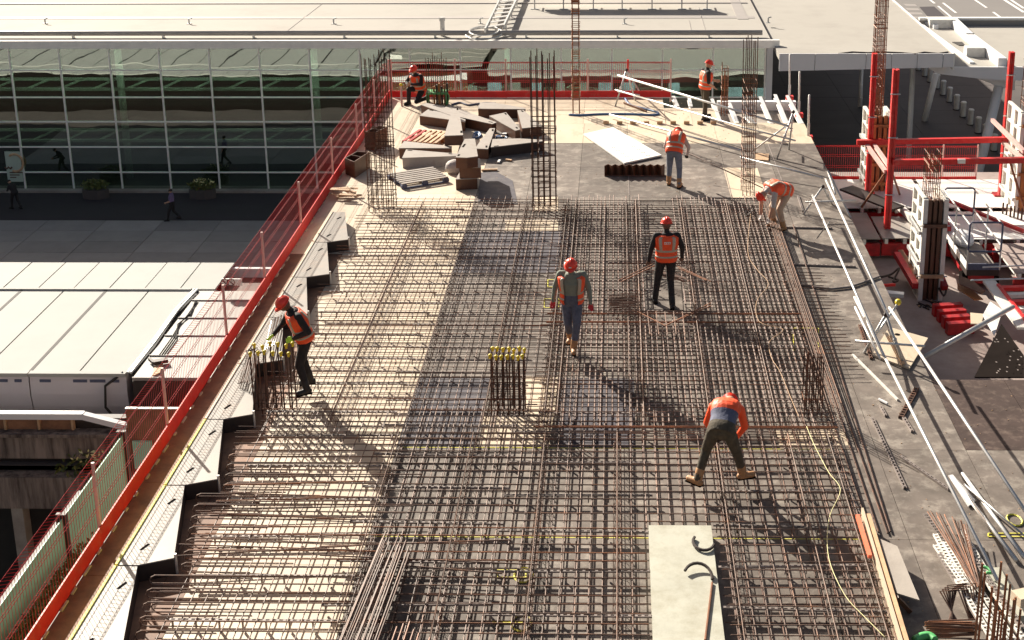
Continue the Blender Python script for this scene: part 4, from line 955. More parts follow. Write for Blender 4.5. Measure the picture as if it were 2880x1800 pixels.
# white packers along fence foot
pk = thing('packer_row','pale timber packers along the foot of the left fence','packers',(-6.85,12,0))
y = 11
while y < 40: board('packer','ply_light',pk,-6.925,-6.895,y,y+random.uniform(.08,.25),.0,.02); y += random.uniform(.35,.6)

# =================================================================== GUARDRAIL TUBES AND STANDS (right)
def tube_thing(lab, pts, r=.024, m_='steel', cat='scaffold tube', name='scaffold_tube'):
    return MB().path(pts, r, 12).top(name, m_, lab, cat, 'scaffold tubes', smooth=True)
tube_thing('long bright upper guardrail tube along the right deck edge',[g('C',1075,1220,1.0),g('F',1120,0,1.0),g('F',1500,820,1.0),g('F',2000,1512,1.0),g('I',2419,650,1.0)] if False else [(4.64,29.95,1.0),(4.60,22.1,1.0)])
tube_thing('continuation of the upper guardrail tube to the lower right corner',[(4.66,22.4,1.04),(5.14,15.6,1.04)])
tube_thing('left long bright guardrail tube over the dark ply',[g('F',985,0,.55),g('F',1220,560,.5),g('I',1690,0,.45),g('I',2240,1040,.4)] if False else [(4.42,30.3,.5),(4.45,21.6,.5)])
tube_thing('left guardrail tube continuing to the near rebar stack',[(4.40,24.3,.46),(4.66,15.1,.46)],)
def lay(lab, k, a, b, z=.03, r=.024, m_='steel'): return tube_thing(lab,[g(k,*a,z),g(k,*b,z)],r,m_)
lay('near steel tube lying beside the yellow mark','I',(1930,400),(2365,970),.05,.028)
lay('steel tube lying outermost at the bottom right','I',(2000,380),(2419,950),.06,.028)
lay('thin perforated steel strip leaning across the bottom right tubes','I',(2010,450),(2419,800),.12,.014,'galv')
MB().prism([g('I',*p,.04) for p in [(1905,390),(1935,385),(2090,560),(2040,600)]],.02,.04).top('steel_plate','steel','pointed steel plate under the guardrail at the right','plate')
# far guardrail
tube_thing('upper tube of the far sloping guardrail',[g('R',445,200,1.0),g('R',1990,660,1.0)],.03)
tube_thing('lower tube of the far sloping guardrail',[g('R',420,330,.55),g('R',1560,665,.55),g('R',2050,790,.55)],.022,'galv')
tube_thing('pale tube lying on the deck from the cage ties to the narrow cage',[g('R',370,555,.10),g('R',1560,880,.12)],.03)
tube_thing('dark tube from the narrow cage foot towards the deck edge',[g('R',1550,940,.35),g('R',2300,1128,.2)],.025,'galv')
tube_thing('thin pole held in the bending man hand running right',[g('R',1045,885,.6),g('R',1800,1240,.1)],.012,'rebar_dark')
def stand(lab, feet, top, bars=(), grp='guardrail stands'):
    t = thing('guardrail_stand', lab, 'scaffold stand', (top.x,top.y,0), grp)
    for f in feet: MB().tube(f,top,.024,10).obj('leg','galv',t,smooth=True)
    for a, b in bars: MB().tube(a,b,.022,10).obj('brace','steel',t,smooth=True)
    MB().ball(top,.05,.05,.05,8,5).obj('coupler','form_dark',t)
    for f in feet: MB().ball(f+(top-f)*.5,.04,.04,.045,8,5).obj('coupler','galv',t)
    return t
tp_ = gy('R',535,120,40.6)
stand('far left guardrail stand before the red fence',[g('R',420,478),g('R',600,425),g('R',650,380)+Vector((0,.3,0))],gy('R',520,150,40.5),[(g('R',440,345,.4),g('R',640,378,.4))])
MB().tube(gy('R',530,190,41.4)-Vector((0,0,.2)),gy('R',535,55,41.4),.03,8).top('red_fence_pole','red','slim red pole with dark cap by the far guardrail stand','pole')
stand('far right guardrail stand near the deck corner',[g('R',1880,960),g('R',1990,870)],gy('R',2030,530,35.2),[(g('R',1655,890,.05),gy('R',2015,620,35.2)),(gy('R',1930,790,35.2),gy('R',1995,800,35.6)),(gy('R',1960,672,35.2),gy('R',2022,680,35.6))])
stand('middle guardrail stand beside the bent worker',[g('F',915,130),g('F',1115,60)+Vector((0,0,0))],gy('F',1050,-60,30.8),[(g('F',930,45,.35),g('F',1275,33,.35)),(g('C',1085,1165,.5),gy('C',1135,1320,29.6))])
MB().tube(gy('C',1085,1160,31.0),g('C',1240,1512-30,0),.022,8).top('scaffold_tube','galv','short slanting tube clipped at the middle stand','scaffold tube','scaffold tubes')
MB().tube(g('F',1010,290,.15),g('F',1095,180,.6),.015,8).top('scaffold_tube','galv','small slanting prop touching the left guardrail tube','scaffold tube','scaffold tubes')
stand('near guardrail stand with crossed tubes and yellow coupler',[g('F',1330,1070),g('F',1600,1150)],gy('F',1480,810,22.6),[(g('F',1270,990,.35),g('F',1745,1025,.35)),(g('F',1330,1070,.02),gy('F',1570,720,23.2)),(gy('F',1270,760,23.5),g('F',1440,1110,.35))])
MB().ball(gy('F',1562,725,23.2),.06,.06,.06,8,6).top('yellow_coupler','yellow','bright yellow coupler at the top of the near stand','coupler')
fp = MB(); P = [g('F',x,y,.02) for x, y in [(1385,1090),(1500,900),(1765,975),(1640,1180)]]
fp_t = thing('foot_board','cream plywood foot board with a hole under the near stand','board',(P[0].x,P[0].y,0))
MB().prism([(p.x,p.y) for p in P],.006,.04).obj('sheet','ply_light',fp_t)
p = g('F',1557,945,.042); MB().tube((p.x,p.y,.041),(p.x,p.y,.045),.05,12).obj('hole','slot',fp_t)
MB().prism([g('F',*p,.06) for p in [(1490,960),(1530,950),(1610,1140),(1590,1155)]],.041,.07).obj('batten','timber',fp_t)
# edge posts on far right corner
for lab, k, a, b in [('white guard post left-most at the far right deck corner','R',(1995,385),(2000,10)),('white guard post second at the far right deck corner','R',(2080,540),(2088,165)),('white guard post nearest at the far right deck corner','R',(2165,745),(2175,375))]:
    p0_ = g(k,a[0],a[1],.0); q_ = gy(k,b[0],b[1],p0_.y); t = thing('guard_post',lab,'post',p0_,'white guard posts'); MB().tube(p0_,q_,.028,10).obj('tube','white_paint',t,smooth=True); MB().tube(p0_-Vector((0,0,.1)),p0_+Vector((0,0,.35)),.04,10).obj('sleeve','galv',t); MB().box(p0_.x-.1,p0_.x+.12,p0_.y-.1,p0_.y+.1,-.12,-.0).obj('clamp','red',t)
# aluminium beams of the unfinished bay
ab = [(730,380,1820,650),(1865,390,1975,655),(1975,400,2110,655),(1295,430,1370,640),(1450,465,1525,650),(945,405,985,500),(1085,410,1105,500),(1590,560,1690,655)]
nm = ['fifth','sixth','outermost','third','fourth','first','second','short']
ab[0] = (1730,410,1835,655)
for (x0_,y0_,x1_,y1_), n_ in zip(ab, nm):
    a = g('R',x0_,y0_,-.06); b = g('R',x1_,y1_,-.06); t = thing('aluminium_beam','%s white aluminium joist of the unboarded bay at the far right' % n_,'joist',a,'white aluminium joists')
    MB().beam(a+Vector((0,0,.06)),b+Vector((0,0,.06)),.10,.02).obj('top_flange','alu',t); MB().beam(a-Vector((0,0,.06)),b-Vector((0,0,.06)),.10,.02).obj('bottom_flange','alu',t); MB().beam(a,b,.03,.10).obj('web','alu',t)
MB().box(2.95,5.3,38.6,38.75,-.4,-.05).top('ledger','ply_light','pale timber ledger under the far right joists','ledger')
a = gy('R',1380,570,39.5); b = gy('R',2120,600,39.5); MB().box(a.x,5.4,41.2,41.4,-.45,-.05).top('edge_wall','fascia','white low wall at the end of the unboarded bay','wall')
jn = thing('bearer_row','row of small timber bearers along the step in the far deck','bearers',(2,38.45,0))
for k in range(9): board('bearer','timber',jn,-.4+.38*k,-.4+.38*k+.16,38.38,38.46,.005,.09)
# green stand by the kneeling man
gs = thing('green_stand','green metal saw stand beside the kneeling man','stand',g('O',570,340))
a = g('O',440,340); b = g('O',700,350)
zt = gy('O',440,180,a.y).z
MB().box(a.x,b.x,a.y-.05,a.y+.45,zt-.05,zt).obj('table_top','green',gs)
for x in (a.x+.03,b.x-.03):
    for y in (a.y,a.y+.4): MB().tube((x,y,0),(x,y,zt),.02,8).obj('leg','green',gs)
MB().path([(b.x,a.y,zt),(b.x+.06,a.y,zt-.1),(b.x+.05,a.y,.2),(b.x,a.y,.05)],.018,6).obj('side_loop','green',gs)
for k in range(6): MB().box(a.x+.2+k*.08,a.x+.25+k*.08,a.y+.1,a.y+.2,.0,.55+.05*(k%3)).obj('dark_bottle','form_dark' if k%2 else 'timber_orange',gs)
c = g('O',135,350); MB().tube(c,c+Vector((0,0,.62)),.03,8).top('orange_topped_post','post_pink','short post at the far left fence corner','post'); MB().ball(c+Vector((0,0,.66)),.05,.05,.05,8,5).top('post_cap','yellow','yellow cap on the short far left post','cap')

# =================================================================== NEAR RIGHT: edge form, ply shutter, bar stacks
sf = thing('edge_shutter','pale timber-edged shutter along the right side of the near mat','shutter',(3.4,15,0))
P = [g('I',x,y,.25) for x, y in [(1308,705),(1345,770),(1560,1470),(1500,1512)]]
MB().beam((3.36,17.15,.13),(3.30,12.5,.13),.03,.26).obj('shutter_board','ply_light',sf)
MB().beam((3.42,17.0,.15),(3.36,12.5,.15),.05,.22).obj('waler','timber',sf)
MB().beam((3.27,17.0,.22),(3.27,16.0,.22),.05,.05).obj('orange_mesh','orange_mesh',sf)
for k in range(2):
    y = 15.1-k*1.6; MB().beam((3.44,y,.22),(3.62,y,.02),.05,.05).obj('raker','form_side',sf)
lp = thing('leaning_panel','dark film-faced panel leaning beside the near edge shutter','panel',g('I',1450,1000,0))
P = [g('I',1385,830,.05),g('I',1500,905,.30),g('I',1700,1512,.30),g('I',1560,1512,.05)]
P = [Vector((3.46,16.45,.20)),Vector((3.66,16.2,.235)),Vector((3.70,15.0,.235)),Vector((3.46,15.2,.20))]
nn = (P[1]-P[0]).cross(P[3]-P[0]).normalized(); MB().slabpoly(P,nn,-.02).obj('sheet','concrete',lp)
# stack of perforated rails and rusty bars
st = thing('rail_stack','untidy stack of pale perforated rails lying at the lower right','spacer rails',(5.2,13.5,0))
def prail(parent, a, b, z, m_='chair', w_=.055):
    p = V3(a); q_ = V3(b); d = q_-p; L = d.length; dd = d.normalized(); s = Vector((-dd.y,dd.x,0))*w_/2; t = MB(); n_ = int(L/.07)
    t.beam(p-s,q_-s,.010,.03); t.beam(p+s,q_+s,.010,.03)
    for i in range(n_): c = p+dd*(L*(i+.5)/n_); t.beam(c-s+Vector((0,0,.012)),c+s+Vector((0,0,.012)),.03,.010)
    return t.obj('spacer_rail',m_,parent)
for k, (a, b) in enumerate([((795,235),(1450,1150)),((900,440),(1330,1230)),((900,550),(1480,1400)),((985,430),(1550,1300)),((1000,520),(1520,1480)),((1080,600),(1700,1512)),((1140,380),(1450,950)),((1170,400),(1600,1130)),((1230,620),(1800,1500)),((940,640),(1400,1400)),((1010,700),(1580,1512)),((1090,760),(1620,1512)),((1300,700),(1790,1400)),((1120,900),(1480,1512))]):
    prail(st,g('L',*a,.05+.012*k),g('L',*b,.05+.012*k),0,'white_paint' if k%3 else 'chair')
rs = thing('rusty_bar_stack','fan of rusty orange bars lying between the perforated rails','rebar',g('L',1150,600))
for k in range(20):
    a = g('L',850+k*19+rj(8),215+k*5+rj(25),.16+.004*k); b = g('L',1290+rj(30)+k*3,960+rj(20),.2); bar(rs,a+Vector((rj(.03),0,rj(.03))),b,.008,(BARR,BAR,BARD,BARR)[k%4])
us = thing('bent_bar_pile','dark U-bent bars leaning together at the lower right','rebar',g('L',1100,1200))
for k in range(8):
    c = g('L',1120+k*14,1310,.05); a = g('L',950+k*25,1020-20*(k%4),.25); b = a+Vector((.22,0,.03)); MB().path([c+Vector((-.03*k,0,0)),a,b,c+Vector((.15,0,.02))],.011,5).obj('bent_bar','rebar_dark' if k%2 else 'rebar',us)
r2 = thing('rusty_bar_pile','heap of short rusty bars at the bottom edge','rebar',g('L',1050,1420))
for k in range(26):
    a = g('L',790+random.uniform(0,60),1320+k*7,.03+.004*(26-k)); b = g('L',1300+rj(30),1310+k*7+rj(35),.03+.004*(26-k)); bar(r2,a,b,.010,BARR if k%3 else BARD)
hose('green sling band at the bottom edge','L',[(690,1512),(760,1478),(840,1470),(900,1512)],.05,'green',.05)
hose('green strap end under the pale rails','L',[(1390,770),(1440,790),(1480,830),(1420,830)],.02,'green',.3)
ub = thing('starter_bar_group','rusty upright starter bars in the lower right corner','rebar',g('L',1450,1512))
for x0_, y0_, x1_, y1_ in [(1378,735,1300,1512),(1405,830,1350,1512),(1478,975,1430,1512),(1570,720,1510,1300),(1515,1110,1490,1512),(1625,850,1580,1400),(1555,1215,1540,1512),(1660,950,1620,1400),(1605,1330,1590,1512),(1715,1080,1690,1512),(1765,1200,1745,1512),(1700,1100,1670,1512)]:
    Y = 12.2; q_ = gy('L',x0_,y0_,Y+rj(.3)); bar(ub,(q_.x-.03,q_.y,0),q_,.013,BARR)
bx = thing('pale_timber_beam','pale squared timber lying under the starter bars at the right edge','beam',g('L',1600,1000))
MB().beam(g('L',1480,840,.10),g('L',1800,1330,.10),.20,.18).obj('beam','slab',bx)
MB().beam(g('L',1715,1100,.45),g('L',1900,1060,.45),.20,.12).obj('cross_piece','ply_light',bx)

# =================================================================== LOWER DECK AT RIGHT
# table forms: red steel frames with white ply tops
TT = -1.32
def table(lab, x0, x1, y0, y1, top='ply_white', zt=TT):
    t = thing('table_form', lab, 'table form', ((x0+x1)/2,(y0+y1)/2,ZP), 'red-framed table forms')
    n_ = max(1,int((x1-x0)/1.2))
    for i in range(n_): board('deck_board',top,t,x0+(x1-x0)*i/n_+.006,x0+(x1-x0)*(i+1)/n_-.006,y0,y1,zt-.02,zt+rj(.003))
    for y in (y0+.06,y1-.06): MB().box(x0,x1,y-.05,y+.05,zt-.46,zt-.14).obj('main_beam','red_old',t)
    x = x0+.1
    while x < x1: MB().box(x-.04,x+.04,y0-.03,y1,zt-.14,zt-.021).obj('cross_joist','white_paint',t); x += .45
    return t
table('table form at the deck edge with weathered board top, nearest left',5.5,6.45,32.5,34.5,'concrete')
table('long white-topped table form in front of the scissor lift',7.45,10.6,32.5,34.6)
table('white-topped table form under the two near red posts',6.5,7.4,32.55,34.2,'form_top')
table('far white-topped table form before the red fence, left',5.4,8.2,34.9,37.4)
table('far white-topped table form before the red fence, right',8.3,11.6,34.95,37.4)
table('brown table form right of the scissor lift',9.1,11.8,30.2,32.2,'pitfloor')
table('white slatted table form at the right edge',9.3,12,28.3,30.0,'ply_white',-1.4)
MB().box(5.25,13,37.38,37.5,-20,-1.35).obj('lower_edge','concrete',kind='structure')
def soldier(lab, x, y, z0, z1, w_=.13):
    t = thing('red_soldier_post', lab, 'steel post', (x,y,z0), 'tall red steel posts')
    MB().box(x-w_/2,x-w_/2+.055,y-.08,y+.08,z0,z1).obj('channel','red_post',t); MB().box(x+w_/2-.055,x+w_/2,y-.08,y+.08,z0,z1).obj('channel','red_post',t)
    MB().box(x-w_/2+.05,x+w_/2-.05,y-.05,y+.09,z0,z1-.02).obj('web','red_post',t)
    MB().box(x-.2,x+.2,y-.15,y+.15,z0-.02,z0+.04).obj('base_plate','red_old',t)
    for z in (z0+1.2,z1-.6,z1-1.7): MB().tube((x-.12,y-.1,z),(x+.12,y-.1,z),.016,6).obj('pin','galv',t)
    return t
soldier('far left tall red post beside the tall thin cage',6.72,36.0,TT,2.56)
soldier('near left tall red post, widest in view',6.75,33.3,TT-.3,2.75,.15)
soldier('right tall red post next to the far form',10.28,36.0,TT,2.6)
soldier('short red post cut by the right picture edge',10.55,33.3,TT-.3,1.2)
def redbeam(lab, p, q_, w_=.1, h=.13, m_='red_post'):
    t = thing('red_waling', lab, 'steel beam', (V3(p)+V3(q_))/2, 'red steel walings'); p = V3(p); q_ = V3(q_)
    MB().beam(p,q_,w_,h).obj('beam',m_,t); MB().beam(p+Vector((0,0,h/2+.006)),q_+Vector((0,0,h/2+.006)),w_+.03,.012).obj('top_flange',m_,t)
redbeam('upper far horizontal red waling between the far posts',gy('J',90,850,35.85),gy('J',1440,825,35.85))
redbeam('lower near horizontal red waling with a small tag',gy('J',395,1020,33.15),gy('J',1560,1000,33.15))
a = gy('J',985,1008,33.0); MB().box(a.x-.09,a.x+.09,33.02,33.08,a.z-.07,a.z+.04).top('tag_plate','galv','small grey tag plate on the lower red waling','tag')
redbeam('left pale red tie beam running back between the posts',gy('J',170,870,35.9),gy('J',335,1100,33.35),.07,.08,'post_pink')
redbeam('second tie beam beside it running back between the left posts',gy('J',235,870,35.9),gy('J',360,1050,33.35),.07,.08,'post_pink')
redbeam('tie beam running back at the right posts',gy('J',1330,850,35.9),gy('J',1560,1040,33.35),.07,.08,'post_pink')
redbeam('second tie beam running back at the right posts',gy('J',1240,660,36.2),gy('J',1512,930,33.6),.07,.08,'post_pink')
redbeam('thin red brace sloping down right behind the forms',gy('J',800,1315,35.0),gy('K',1512,280,32.8),.07,.07,'red_old')
for lab, a, b in [('rusty push-pull brace left of the near red post',gy('J',325,1120,33.4),g('J',130,1400,TT)),('rusty push-pull brace right of the near red post',gy('J',385,1090,33.4),g('J',455,1290,TT)),('pale rusty brace right of the far right form',gy('J',1395,1020,34.5),gy('J',1530,1460,34.2))]:
    MB().tube(a,b,.03,8).top('brace','rebar_rust',lab,'brace','rusty braces')
def column_form(lab, x0, x1, y0, y1, z0, z1, m_='timber_orange', cagez=None, ncl=4):
    t = thing('column_form', lab, 'column form', ((x0+x1)/2,(y0+y1)/2,z0), 'white-framed column forms')
    for xa, xb in ((x0,x0+.10),(x1-.10,x1)):
        MB().box(xa,xb,y0-.02,y0+.06,z0,z1).obj('frame_upright','white_paint',t); MB().box(xa,xb,y1-.06,y1+.02,z0,z1).obj('frame_upright','white_paint',t)
        xi = xa+.07 if xa == x0 else xa
        MB().box(xi,xi+.03,y0+.06,y1-.06,z0,z1).obj('face_sheet','white_paint',t)
        z = z0
        while z < z1+.01: MB().box(xa+(.0 if xa == x0 else .03),xa+(.07 if xa == x0 else .10),y0+.061,y1-.061,z-.03,z+.03).obj('frame_rib','white_paint',t); z += (z1-z0)/7
        ymid = (y0+y1)/2; MB().box(xa+(.01 if xa == x0 else .04),xa+(.065 if xa == x0 else .095),ymid-.025,ymid+.025,z0+.03,z1-.03).obj('frame_rib','white_paint',t)
    MB().box(x0+.105,x1-.105,y0+.10,y0+.13,z0,z1-.05).obj('front_sheet','form_side',t)
    wx = (x1-x0-.21)
    for f in (.02,.36,.7): MB().box(x0+.11+wx*f,x0+.11+wx*f+wx*.22,y0+.02,y0+.099,z0,z1-.02).obj('stud',m_,t)
    for i in range(ncl):
        z = z0+(z1-z0)*(i+.5)/ncl; MB().box(x0+.02,x1-.02,y0-.08,y0-.021,z-.04,z+.04).obj('clamp',m_ if i else 'timber',t); MB().tube((x0-.06,y0-.05,z),(x1+.06,y0-.05,z),.015,6).obj('tie_rod','galv',t)
    for z in (z0+.9,z1-.8): MB().beam((x0-.04,y0,z),(x0-.04,y1,z),.05,.08).obj('side_clamp','galv',t)
    return t
column_form('nearest white-framed column form with dark brown shuttering',6.86,7.42,29.95,31.1,ZP,.52,'form_side',ncl=2)
column_form('far left column form behind the red posts',6.72,7.35,36.3,37.3,ZP,.8,'timber_orange',ncl=5)
column_form('far right column form cut by the picture edge',10.25,11.3,34.6,35.9,ZP,1.3,'timber_orange',ncl=5)
def ycage(lab, x0, x1, y0, y1, z0, z1, nx, ny, sp): return cage(lab,x0,x1,y0,y1,z0,z1,nx,ny,(z0+.1,z1-.15,sp),r=.010,me=BARR,lean=.0,tr=.006)
ycage('rebar cage rising out of the nearest column form',7.0,7.25,30.2,30.75,.3,1.6,4,4,.13)
cage('very tall cage rising out of the far left column form',6.85,7.1,36.5,37.0,.4,5.6,5,4,(.5,4.6,.12),r=.012,me=BARR,tr=.006)
ycage('rebar cage over the far right column form',10.5,11.2,34.9,35.6,1.2,2.35,6,4,.12)
# scissor lift basket
bl = g('K',890,640,ZP); 
sx0, sx1, sy0, sy1 = 8.1,8.85,30.6,33.2
lf = thing('scissor_lift','small platform lift with dark tube guardrails holding a white bag','lift',(8.45,31.8,ZP))
MB().box(sx0,sx1,sy0,sy1,ZP+.35,ZP+.5).obj('platform','form_dark',lf)
MB().box(sx0+.03,sx1-.03,sy0+.03,sy1-.03,ZP+.502,ZP+.52).obj('platform_floor','concrete',lf)
MB().box(sx0,sx1,sy0-.01,sy0+.02,ZP+.5,ZP+.65).obj('kick_plate','navy',lf); MB().box(sx0-.01,sx0+.02,sy0,sy1,ZP+.5,ZP+.65).obj('kick_plate','ply_white',lf)
for y in (sy0+.3,sy1-.3): MB().tube((sx0-.05,y,ZP+.18),(sx0+.07,y,ZP+.18),.18,12).obj('wheel','slot',lf); MB().tube((sx1-.07,y,ZP+.18),(sx1+.05,y,ZP+.18),.18,12).obj('wheel','slot',lf)
MB().box(sx0+.08,sx1-.08,sy0+.1,sy1-.1,ZP+.12,ZP+.35).obj('chassis','red_old',lf)
zt_ = ZP+1.6
for y in (sy0,(sy0+sy1)/2,sy1):
    for x in (sx0,sx1): MB().tube((x,y,ZP+.5),(x,y,zt_),.02,8).obj('rail_post','galv',lf)
for x in (sx0,sx1):
    for z in (zt_,ZP+1.1): MB().tube((x,sy0,z),(x,sy1,z),.02,8).obj('side_rail','galv',lf)
for y in (sy0,sy1):
    MB().path([(sx0+.03,y,ZP+.95),(sx1-.03,y,ZP+.95),(sx1,y,ZP+1.0),(sx1,y,zt_),(sx1-.05,y,zt_+.06),(sx0+.05,y,zt_+.06),(sx0,y,zt_),(sx0,y,ZP+1.0)],.024,8,True).obj('end_rail','navy',lf,smooth=True)
MB().ball((8.4,32.3,ZP+.66),.27,.4,.2,9,6,-.6).top('plastic_bag','plastic_white','crumpled white plastic bag inside the platform lift','bag')
# red timber stack, offcuts, cardboard
rs_ = thing('red_block_stack','row of short dark red beams lying in the pit','red beams',g('K',950,1030,ZP))
for i, (xa, ya, xb, yb) in enumerate([(740,945,980,930),(780,995,1010,980),(820,1045,1045,1030),(855,1100,1080,1085)]):
    a = g('K',xa,ya,ZP+.14); b = g('K',xb,yb,ZP+.14); MB().beam(a,b,.16,.26).obj('beam','red_old',rs_)
def plypc(lab, k, pts, z, m_, th=.02, zs_=None):
    P = [g(k,x,y,(zs_[i] if zs_ else z)) for i, (x, y) in enumerate(pts)]
    nn = (P[1]-P[0]).cross(P[2]-P[0]).normalized(); return MB().slabpoly(P,nn,th).top('ply_piece',m_,lab,'board')
plypc('brown wedge-shaped ply offcut leaning in front of the lift','K',[(945,715),(1010,712),(1165,850),(1090,855),(945,760)],ZP+.4,'timber_orange')
plypc('brown ply offcut standing behind the wedge offcut','K',[(970,650),(1090,700),(1180,780),(1150,800),(960,720)],ZP+.55,'ply_rust')
plypc('cream rectangular board leaning on the red beams','K',[(1055,965),(1170,975),(1150,1060),(1060,1058)],ZP+.35,'ply_light')
plypc('white board leaning at the pit edge','K',[(1160,985),(1225,870),(1330,945),(1260,1160)],-1.1,'ply_white')
dsp = plypc('dark spotted film-faced panel standing at the pit edge','K',[(1090,1512),(1320,1060),(1512,1330),(1512,1512)],-.05,'slot',.025,[-.25,-.25,-.05,-.02])
for k_ in range(22):
    x = random.uniform(1260,1500); y = random.uniform(1180,1500)
    if (y-1060) < (1320-x)*2: continue
    p = g('K',x,y,.0); MB().box(p.x-.012,p.x+.012,p.y-.02,p.y+.02,-.003,.001).obj('panel_spot','chair',dsp)
fr = thing('red_ladder_frame','white board edged red ladder frame at the right picture edge','frame',g('K',1350,900,-1.3))
MB().beam(g('K',1215,700,-1.1),g('K',1512,1100,-1.1),.28,.05).obj('white_side','white_paint',fr)
MB().beam(g('K',1290,740,-1.1),g('K',1560,1090,-1.1),.07,.12).obj('red_side','red',fr)
for i in range(5):
    a = g('K',1300+45*i,760+60*i,-1.15); MB().beam(a,a+Vector((1.2,.1,0)),.14,.08).obj('rung','red' if i%2 == 0 else 'white_paint',fr)
tube_thing('thick grey prop tube slanting across the pit',[g('K',650,1350,ZP+.8),g('K',1420,915,-.9)],.05,'galv')
plypc('small stack of pale aluminium planks by the deck edge','K',[(320,770),(490,790),(490,812),(330,800)],ZP+.7,'alu',.08)
for lab, pts, m_ in [('dark hose curling in the pit under the deck edge',[(285,665),(380,640),(450,590),(400,700),(440,690),(360,660)],'form_dark'),('black cable loop right of the nearest column form',[(790,500),(820,640),(850,760),(830,820),(790,760)],'form_dark')]:
    hose(lab,'K',pts,.025,m_,ZP+.3)
for lab, a, b, m_, w_ in [('red steel beam leaning left of the nearest column form',(430,470),(590,740),'red_old',.14),('timber beam on edge beside the leaning red beam',(460,450),(600,690),'ply_rust',.12),('short red beam end right of the nearest form',(800,660),(840,760),'red_old',.14),('bright red steel offcut by the deck edge',(300,735),(410,728),'red',.06),('red beam end protruding behind the nearest form',(800,150),(870,250),'red_old',.14),('white pink strut lying left of the nearest form top',(450,60),(630,240),'white_paint',.14)]:
    z = ZP+.5 if a[1] > 400 else TT+.1
    MB().beam(g('K',*a,z),g('K',*b,z-.15 if a[1] > 400 else z),w_,w_).top('loose_beam',m_,lab,'beam')
td = thing('timber_debris','scattered splinters and clips round the foot of the nearest form','debris',g('K',700,890,ZP))
for k_ in range(26):
    c = g('K',610+random.uniform(0,220),870+random.uniform(0,70),ZP+.02); a = random.uniform(0,3.1); d = Vector((math.cos(a),math.sin(a),0))*random.uniform(.03,.12); MB().beam(c-d,c+d,.03,.02).obj('splinter','form_dark' if k_%3 else 'timber',td)
for i in range(6):
    p = g('K',1330+i*32,120+rj(10)+i*12,TT); MB().tube(p,p+Vector((0,0,.3)),.025,8).top('screw_jack','rebar_dark',['leftmost','second','third','fourth','fifth','rightmost'][i]+' small upright screw jack on the right table form','jack','small screw jacks')
MB().beam(g('J',0,1235,-1.0),g('J',440,1410,-1.1),.5,.05).top('sloping_plank','form_dark','dark-edged sloping plank behind the deck edge','plank')
for lab, y in [('upper thin pipe over the white slatted table',580),('lower thin pipe over the white slatted table',690)]:
    MB().tube(g('K',1160 if y<600 else 1060,y,-.9),g('K',1512,y-15,-.9),.018,6).top('thin_pipe','galv',lab,'pipe')

# =================================================================== PEOPLE
def lerp(a, b, t): return a+(b-a)*t
def capsule(b, p, q_, r0, r1, n=12):
    p = V3(p); q_ = V3(q_); d = q_-p; L = d.length
    if L < 1e-5: d = Vector((0,0,1))
    d.normalize(); a = d.orthogonal().normalized(); c = d.cross(a); rings = []
    for k in range(4): t = math.pi/2*(k/3-1); rings.append((p+d*r0*math.sin(t), max(r0*math.cos(t),.0005)))
    for k in range(4): t = math.pi/2*k/3; rings.append((q_+d*r1*math.sin(t), max(r1*math.cos(t),.0005)))
    vs = [o+(a*math.cos(t)+c*math.sin(t))*r for o, r in rings for t in [2*math.pi*i/n for i in range(n)]]
    N = len(rings); fs = [(i*n+k, i*n+(k+1)%n, (i+1)*n+(k+1)%n, (i+1)*n+k) for i in range(N-1) for k in range(n)]
    fs += [tuple(range(n))[::-1], tuple(range((N-1)*n, N*n))]; b.add(vs, fs)
